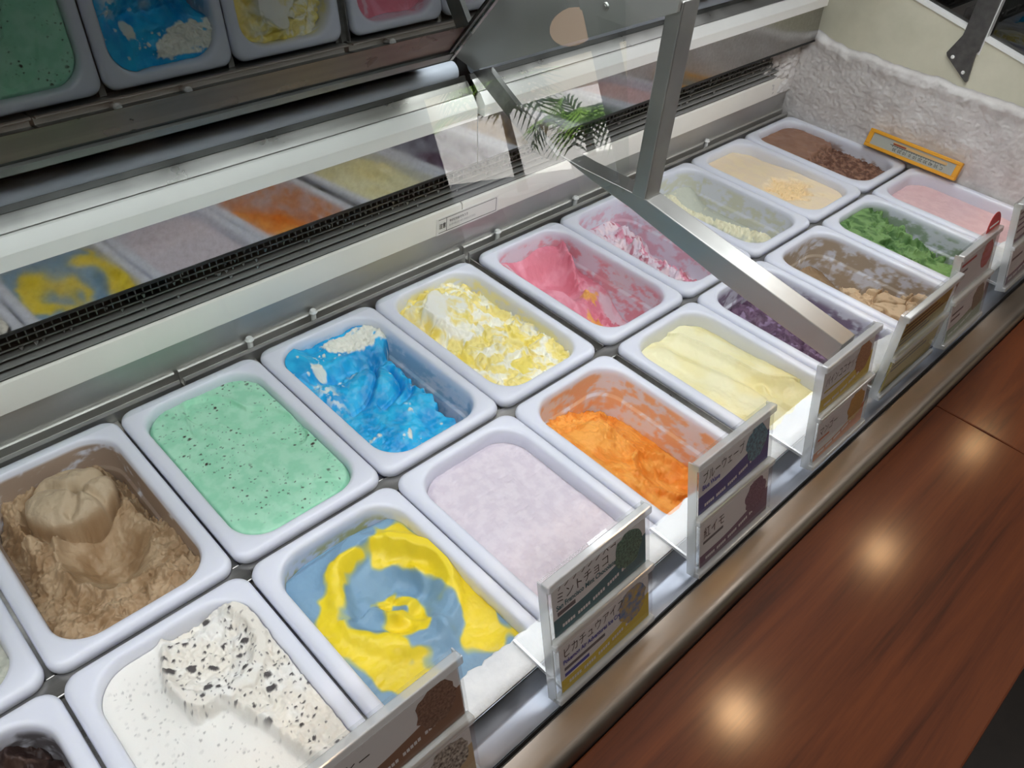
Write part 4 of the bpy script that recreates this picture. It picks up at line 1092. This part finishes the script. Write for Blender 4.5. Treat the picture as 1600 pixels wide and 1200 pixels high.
# ------------------------------------------------------------------ card holders
def blob(n_, r, seed, sx=1.):
    q = random.Random(seed); pts = []
    for i in range(n_):
        a = 2*math.pi*i/n_; rr = r*(1+q.uniform(-.09, .09)); pts.append((rr*sx*math.cos(a), rr*math.sin(a)))
    return pts
def print_mat(name, c1, c2, scale=500):
    k = N(name); v = k.obj()
    return k.end(k.bsdf(k.ramp(k.noise(v, scale, 4, .6), [(.35, lin(c1)), (.65, lin(c2))]), .5))
CARDW = plain('card_white', (236, 234, 236), .5)
HOLD = 'clear acrylic card holders along the front ledge'
def holder(x, y, W, tilt, label, cards, z=.0415, yaw=0., H=.124, foot=.056, inset=.012):
    th = math.radians(tilt)
    t_ = empty('card_holder', (x, y, z), (math.pi/2-th, 0, yaw), label=label, cat='card holder', group=HOLD)
    up_ = lambda a, d: (a, d*math.sin(th), -d*math.cos(th))        # horizontal run backwards in local axes
    MB().box(0, W, 0, H, -.003, 0).build('back_panel', M['acrylic'], t_)
    # bright polished edges
    e = MB().box(-.0012, .0, 0, H, -.003, .006).build('side_edge', M['acrylic_edge'], t_)
    MB().box(W, W+.0012, 0, H, -.003, .0).build('side_edge', M['acrylic_edge'], t_)
    b = MB(); vs_ = []
    for a in (inset, W):
        for d in (0, foot):
            for q in (0, .003):
                x_, y_, z_ = up_(a, d); vs_.append((x_, y_+q*math.cos(th)+0, z_+q*math.sin(th)))
    b.add(vs_, [(0, 1, 3, 2), (4, 6, 7, 5), (0, 4, 5, 1), (2, 3, 7, 6), (0, 2, 6, 4), (1, 5, 7, 3)]); b.build('foot', M['acrylic'], t_)
    p = up_(0, foot); q_ = p
    b = MB(); vs_ = []
    for a in (inset-.0012, inset+.0012):
        for d in (0, foot):
            for q in (0, .0032):
                x_, y_, z_ = up_(a, d); vs_.append((x_, y_+q*math.cos(th), z_+q*math.sin(th)))
    b.add(vs_, [(0, 1, 3, 2), (4, 6, 7, 5), (0, 4, 5, 1), (2, 3, 7, 6), (0, 2, 6, 4), (1, 5, 7, 3)]); b.build('foot_edge', M['acrylic_edge'], t_)
    MB().box(-.0012, W+.0012, H-.0065, H+.001, .0002, .008, .0012).build('top_ridge', M['acrylic_edge'], t_)
    MB().box(-.0012, W+.0012, H*.5-.002, H*.5+.004, .0024, .0105, .0012).build('middle_ridge', M['acrylic_edge'], t_)
    MB().box(-.0012, W+.0012, 0, .006, .0024, .0105, .0012).build('bottom_ridge', M['acrylic_edge'], t_)
    MB().box(0, W, .005, H*.5-.002, .0072, .0084).build('pocket_front', M['acrylic'], t_)
    MB().box(0, W, H*.5+.004, H-.0065, .0046, .0058).build('pocket_front', M['acrylic'], t_)
    for slot, cd in enumerate(cards):
        if cd is None: continue
        b0, b1, cz = ((H*.5+.003, H-.005, .0032), (.0055, H*.5-.001, .0058))[slot]
        a0, a1 = .006, W-.002
        w_, h_ = a1-a0, b1-b0
        c_ = MB().box(a0, a1, b0, b1, cz-.0006, cz, 0).build('card', cd.get('paper', CARDW), t_)
        if 'wave' in cd:
            pts_ = [(a0, b0)]+[(a1, b0)]
            for i in range(16, -1, -1):
                f = i/16; pts_.append((a0+w_*f, b0+h_*(cd.get('wl', .30)+.42*max(0, f-.25)**1.6)))
            MB().prism(pts_, cz, cz+.0002, 'z').build('colour_wave', cd['wave'], c_)
            for r_ in range(1 if slot == 0 else 1):
                pass
            # a thin row of small pale print following the wave
            b = MB()
            for i in range(30):
                f = .08+.8*i/30; ll = .018
                yb = b0+h_*(.10+.42*max(0, f-.2)**1.7*.8)
                if i % 6 != 5: b.box(a0+w_*f, a0+w_*(f+.02), yb, yb+h_*.055, cz+.0002, cz+.0003)
            b.build('small_print', cd.get('small', CARDW), c_)
        if 'scoop' in cd:
            r_ = h_*.33; cxs, cys = a1-r_*1.15, b1-r_*1.15-h_*.06
            pts_ = [(cxs+u_, cys+v_) for u_, v_ in blob(26, r_, int(x*1000)+slot, .92)]
            MB().prism(pts_, cz+.0002, cz+.0005, 'z').build('scoop_picture', cd['scoop'], c_)
        for (body, size, fa, fb, mat_, kw) in cd.get('text', ()):
            text(body, size, (a0+w_*fa, b0+h_*fb, cz+.0004), (0, 0, 0), mat_, c_, **kw)
        for (fa, fb, fl, fh, mat_) in cd.get('bars', ()):
            MB().box(a0+w_*fa, a0+w_*(fa+fl), b0+h_*fb, b0+h_*(fb+fh), cz+.0002, cz+.0004).build('printed_bar', mat_, c_)
    return t_
K = M['black']
TEAL = plain('print_teal', (38, 110, 122), .5); YEL = plain('print_yellow', (226, 198, 70), .5); BLU = plain('print_blue', (44, 62, 140), .5)
PUR = plain('print_purple', (118, 92, 120), .5); BRO = plain('print_brown', (136, 98, 74), .5); OLV = plain('print_olive', (190, 170, 50), .5)
ORA = plain('print_orange', (216, 122, 70), .5); GRN = plain('print_green', (150, 170, 146), .5); BLT = plain('print_bluetext', (50, 70, 170), .5)
GRT = plain('print_greytext', (96, 96, 104), .5); RED = plain('print_red', (190, 46, 48), .5); TAN = plain('print_tan', (200, 176, 140), .5)
st = dict(sx=.82)
holder(-.612, -.2935, .125, 12.8, 'clear card holder at the bottom edge with brown scoop and cookie scoop cards',
       [dict(wave=BRO, scoop=print_mat('scoop_brown', (96, 66, 52), (150, 116, 96)), text=[('コーヒー', .012, .05, .55, K, st)]),
        dict(wave=TAN, scoop=print_mat('scoop_cookie', (60, 54, 54), (226, 220, 208), 330), bars=[(.05, .5, .3, .05, GRT)])])
holder(-.4068, -.2955, .114, 13.5, 'clear card holder with teal mint chocolate card above a yellow card',
       [dict(wave=TEAL, wl=.32, scoop=print_mat('scoop_mint', (28, 84, 76), (96, 150, 130)),
             text=[('サンフランシスコ', .0115, .03, .82, K, dict(sx=.74)), ('ミントチョコ', .0115, .03, .60, K, dict(sx=.86)), ('San Francisco Mint Chocolate', .0068, .03, .475, TEAL, dict(sx=.80, bold=.0002))],
             bars=[(.04, .36, .18, .07, GRT)]),
        dict(wave=YEL, wl=.24, scoop=print_mat('scoop_swirl', (84, 132, 190), (222, 186, 60), 130),
             text=[('ピカチュウアイス', .0118, .03, .66, K, dict(sx=.76)), ('Pokemon Air Adventures Ice Cream', .0066, .03, .53, BLT, dict(sx=.74, bold=.0002))],
             bars=[(.04, .40, .44, .055, GRT), (.04, .28, .26, .06, BLT)])])
holder(-.2282, -.2957, .116, 14., 'clear card holder with blue wave card above a purple sweet potato card',
       [dict(wave=BLU, wl=.36, scoop=print_mat('scoop_blue', (40, 84, 112), (96, 170, 190), 260), text=[('ブルーウェーブ', .0125, .04, .60, K, dict(sx=.72)), ('Blue Wave', .0072, .04, .46, BLT, dict(sx=.82, bold=.0002))]),
        dict(wave=PUR, wl=.24, scoop=print_mat('scoop_purple', (84, 60, 84), (136, 104, 132)), text=[('紅イモ', .0135, .04, .58, K, dict(sx=.8))], bars=[(.04, .46, .28, .05, GRT)])])
holder(-.0289, -.2926, .110, 10.7, 'clear card holder with pineapple coconut card above a mango card, beside the beam end',
       [dict(wave=YEL, wl=.30, scoop=print_mat('scoop_pine', (160, 104, 60), (196, 142, 90)), text=[('パインココナッツ', .0125, .04, .56, K, dict(sx=.66))], bars=[(.04, .42, .5, .035, OLV)]),
        dict(wave=ORA, wl=.18, scoop=print_mat('scoop_mango', (196, 140, 50), (222, 168, 70)), text=[('マンゴー', .0125, .04, .55, K, dict(sx=.74))], bars=[(.04, .43, .22, .04, ORA)])])
ylines = [(.06, .80-.13*i, .5+.1*((i*37) % 4), .045, K) for i in range(6)]
holder(.1317, -.2844, .137, 2.5, 'clear card holder with two plain yellow text cards',
       [dict(paper=OLV, bars=ylines), dict(paper=OLV, bars=ylines[:3])], H=.112, foot=.05)
holder(.2855, -.2926, .115, 11.4, 'clear card holder with a red round tag above a grey-green card',
       [dict(wave=CARDW, scoop=print_mat('scoop_sherbet', (206, 96, 70), (222, 130, 150), 160), bars=[(.06, .72, .4, .06, RED), (.06, .55, .2, .05, GRT), (.06, .40, .15, .05, GRT)]),
        dict(wave=GRN, wl=.3, scoop=print_mat('scoop_grey', (110, 112, 96), (150, 150, 130)), bars=[(.06, .62, .3, .05, GRT), (.06, .48, .24, .05, GRT)])])
tg = empty('round_tag', (.384, -.2685, .164), (math.pi/2-math.radians(11.5), 0, 0), label='round red paper tag stuck on the sixth card holder', cat='tag')
MB().cyl((0, 0, 0), (0, 0, .0006), .021, 32).build('paper_disc', RED, tg)
text('NEW', .0085, (0, .006, .0009), (0, 0, 0), CARDW, tg, align='CENTER', sx=.9) if False else MB().box(-.014, .014, .004, .0065, .0007, .0009).build('printed_bar', CARDW, tg)
holder(.483, -.2911, .118, 13.5, 'clear card holder at the right edge with pale purple striped cards',
       [dict(wave=PUR, wl=.12, bars=[(.06, .75-.16*i, .62, .05, PUR) for i in range(4)]), dict(wave=PUR, wl=.24, bars=[(.06, .62, .34, .06, GRT)])])
